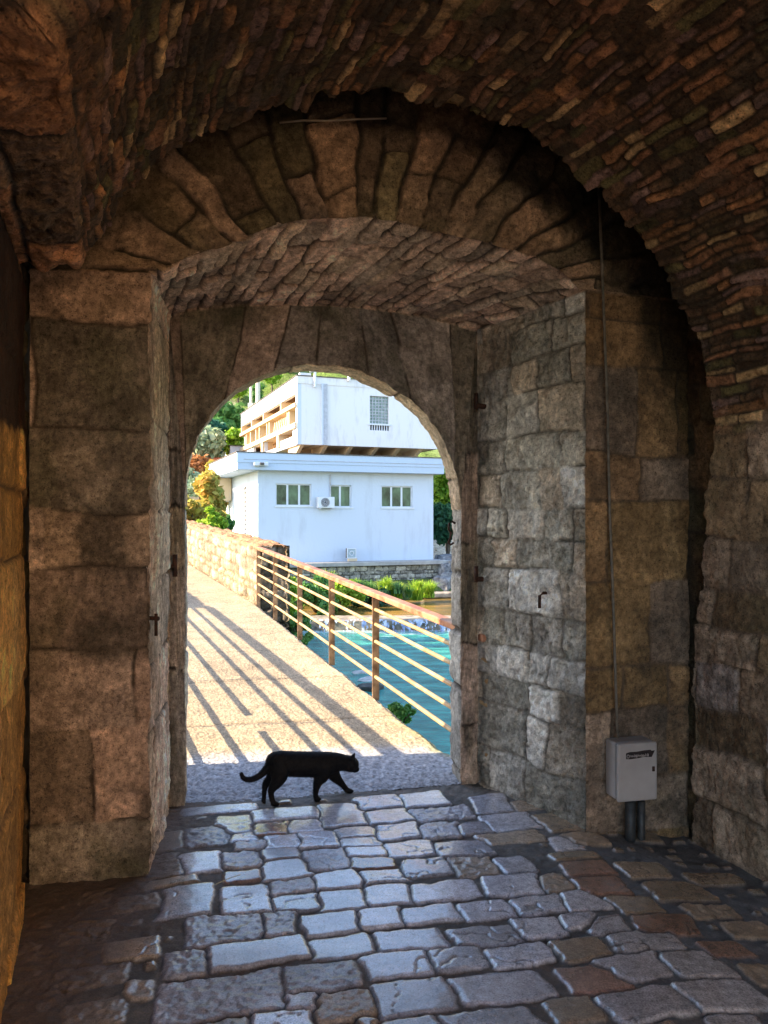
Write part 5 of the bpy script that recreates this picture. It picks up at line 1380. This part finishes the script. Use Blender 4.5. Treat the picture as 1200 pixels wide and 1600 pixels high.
# ---------------------------------------------------------------- fittings on the walls
def on2(px, py, off=0.0):   # a point on the pier plane, off metres towards the viewer
    return pp(px, py, O2) - n * off
M_BOX = noise_mat('grey_box_paint', (.30, .27, .255), (.38, .345, .33), 5, rough=.45, bump=.08, bscale=50)
Ob = O2 - n * .135
bl = pp(970, 1254, Ob) + n * .135; brp = pp(1031, 1251, Ob) + n * .135; tl = pp(968, 1164, Ob) + n * .135
bxW = float(np.linalg.norm((brp - bl)[:2])); bxH = float(tl[2] - bl[2])
mb = empty('utility_box', tuple(bl), A12); tag(mb, 'light grey wall mounted utility box with rounded door and black sticker above two pipes', 'utility box')
# local: x along wall, -y towards viewer
shell = wbox('case', mb, M_BOX, -.012, bxW - .012, -.105, -.012, .0, bxH, .012)
dr_ = wbox('door', mb, M_BOX, -.014, bxW - .01, -.135, -.112, -.003, bxH + .003, .011)
wbox('gasket', mb, M_ROOFD, -.008, bxW - .016, -.1115, -.1055, .004, bxH - .004)
wbox('lock', dr_, M_IRON, bxW * .80, bxW * .80 + .012, -.139, -.1345, bxH * .50, bxH * .50 + .022, .001)
# torn black sticker with pale lettering too worn to read
bm = bmesh.new()
sx0, sx1, sz = bxW * .13, bxW * .86, bxH * .80
pts = [(sx0, sz + .012), (sx0 + .02, sz + .017), (sx0 + .05, sz + .016), (sx0 + .09, sz + .020), (sx1 - .02, sz + .021), (sx1 - .015, sz + .016), (sx1 + .002, sz + .017), (sx1 - .014, sz - .012), (sx1 - .05, sz - .010), (sx1 - .09, sz - .014), (sx0 + .05, sz - .012), (sx0 + .02, sz - .016), (sx0, sz - .014), (sx0 + .006, sz - .004)]
f = bm.faces.new([bm.verts.new((x, -.1360, z)) for x, z in pts]); bmesh.ops.triangulate(bm, faces=[f])
st = bm_obj('sticker', bm, noise_mat('black_sticker', (.006, .005, .005), (.03, .015, .015), 60, bump=0), dr_)
bm = bmesh.new(); rgx = random.Random(3); x = sx0 + .004
for k in range(15):
    w_ = rgx.uniform(.004, .008); zt = sz + rgx.uniform(.0, .006); zb = sz - rgx.uniform(.006, .010)
    if k == 0:
        tube(bm, [(x + .006 + .006 * math.cos(a), -.1372, sz - .002 + .007 * math.sin(a)) for a in np.linspace(0, 6.283, 14)], .0016, 5); x += .018; continue
    box_bm(bm, x, x + .0022, -.1378, -.1364, zb, zt); box_bm(bm, x + w_ - .0015, x + w_, -.1378, -.1364, zb, zt - .003)
    if rgx.random() > .4: box_bm(bm, x + .0023, x + w_ - .0016, -.1377, -.1365, (zt + zb) / 2, (zt + zb) / 2 + .002)
    x += w_ + .0028
    if x > sx1 - .028: break
bm_obj('lettering', bm, M_BOX, st)
# two dark pipes below the box
M_PIPE = noise_mat('dark_conduit', (.015, .017, .018), (.05, .05, .05), 20, rough=.5, bump=.1)
for k, (px, lb) in enumerate(((976, 'thicker dark conduit running from the utility box down to the floor'), (993, 'thinner dark conduit beside the thicker one under the utility box'))):
    top_ = on2(px, 1250, .05); bot = top_.copy(); bot[2] = -.10 if k == 0 else -.12
    bm = bmesh.new(); o_ = Vector(bot)
    r_ = .024 if k == 0 else .018
    tube(bm, [Vector(bot) - o_, Vector(bot) - o_ + Vector((0, 0, .1)), Vector(top_) - o_ + Vector((0, 0, .012))], r_, 12)
    o = bm_obj('conduit_pipe', bm, M_PIPE, None, smooth=True); o.location = o_; tag(o, lb, 'pipe')
# cable from the box up the wall
bm = bmesh.new(); a_ = on2(960, 1164, .03); o_ = Vector(a_)
pts = [on2(960, 1162, .03), on2(957, 1060, .028), on2(952, 920, .032), on2(948, 800, .027), on2(944, 640, .03), on2(940, 520, .026), on2(935, 400, .03), on2(931, 300, .028)]
tube(bm, [Vector(p) - o_ for p in pts], .0066, 8)
cable = bm_obj('wall_cable', bm, noise_mat('cable_sheath', (.09, .08, .06), (.20, .17, .14), 20, rough=.6, bump=.1), None, smooth=True); cable.location = o_
tag(cable, 'thin pale cable rising straight up the dark pier from the utility box', 'cable')
# thin wire hanging across the top of the arch
bm = bmesh.new(); p_ = [on2(435, 203, .06), on2(470, 205, .09), on2(510, 207, .10), on2(550, 201, .08), on2(600, 194, .05)]; o_ = Vector(p_[0])
tube(bm, [Vector(q_) - o_ for q_ in p_], .004, 6)
wire = bm_obj('loose_wire', bm, noise_mat('pale_wire', (.28, .23, .17), (.40, .34, .27), 20), None, smooth=True); wire.location = o_; tag(wire, 'thin loose wire hanging above the voussoirs at the top of the arch', 'wire')

# iron pintles and hooks of the vanished gate
def iron(name, label, origin, parts):
    root = empty(name, tuple(origin), A12); tag(root, label, 'iron fitting', 'old iron gate fittings')
    for nm, pts, r in parts:
        bm = bmesh.new(); tube(bm, pts, r, 10); bm_obj(nm, bm, M_IRON, root, smooth=True)
def on_reveal(py, f):       # right splayed jamb, f from 0 (near) to 1 (gate)
    a = O2 + 1.928 * e; b = O1 + 1.63 * e
    p = a * (1 - f) + b * f; p = p.copy(); p[2] = CAMZ - (py - 810) / 1200 * p[1]; return p
iron('hinge_pintle', 'rusty L shaped hinge pintle at the inner corner of the right jamb', on_reveal(900, .93), [('pin', [(-.05, -.02, -.03), (-.05, -.02, .055)], .011), ('tang', [(-.05, -.02, -.015), (.05, .03, -.02)], .014)])
iron('hinge_pintle', 'upper hinge pintle stub high on the right jamb corner', on_reveal(632, .93), [('pin', [(-.05, -.02, -.03), (-.05, -.02, .055)], .011), ('tang', [(-.05, -.02, -.01), (.05, .03, -.01)], .014)])
iron('wall_hook', 'rusty bent hook in a chipped stone of the grey right jamb', on_reveal(936, .33), [('hook', [(.03, .01, .03), (-.02, -.02, .032), (-.045, -.03, .02), (-.045, -.03, -.04)], .008)])
p_ = pp(703, 833, O1 + n * .10)
iron('gate_hook', 'rusty C shaped iron clasp on the lit reveal of the arch opening', p_ + n * .0, [('clasp', [(.03, 0, .055), (.01, -.01, .065), (-.008, -.01, .055), (-.01, -.01, .02), (.002, -.01, 0), (-.002, -.01, -.03), (-.012, -.01, -.05), (.0, -.01, -.065), (.02, 0, -.055)], .006)])
def on_left(py, f):
    p = O2 * (1 - f) + O1 * f; p = p.copy(); p[2] = CAMZ - (py - 810) / 1200 * p[1]; return p
iron('wall_hook', 'small dark cross shaped iron stub on the left jamb', on_left(965, .05), [('stub', [(-.03, 0, .0), (.03, -.04, .0)], .009), ('drop', [(.02, -.035, .02), (.02, -.035, -.07)], .007)])
iron('hinge_pintle', 'iron pintle on the left inner corner beside the arch opening', on_left(885, .95), [('pin', [(.03, -.02, -.05), (.03, -.02, .06)], .012), ('tang', [(-.05, .0, 0), (.03, -.02, 0)], .012)])

# dry stalk lying between the cobbles
x, y = (340 - 600) / 1200 * 2.99, 2.99
bm = bmesh.new(); tube(bm, [(0, 0, .02), (.05, .03, .03), (.085, .075, .024)], .0015, 5)
o = bm_obj('dry_stalk', bm, noise_mat('straw', (.4, .36, .25), (.5, .46, .34), 20), None); o.location = (-.66, 3.0, 0); tag(o, 'thin dry straw stalk lying in the gap between cobbles on the left', 'straw')
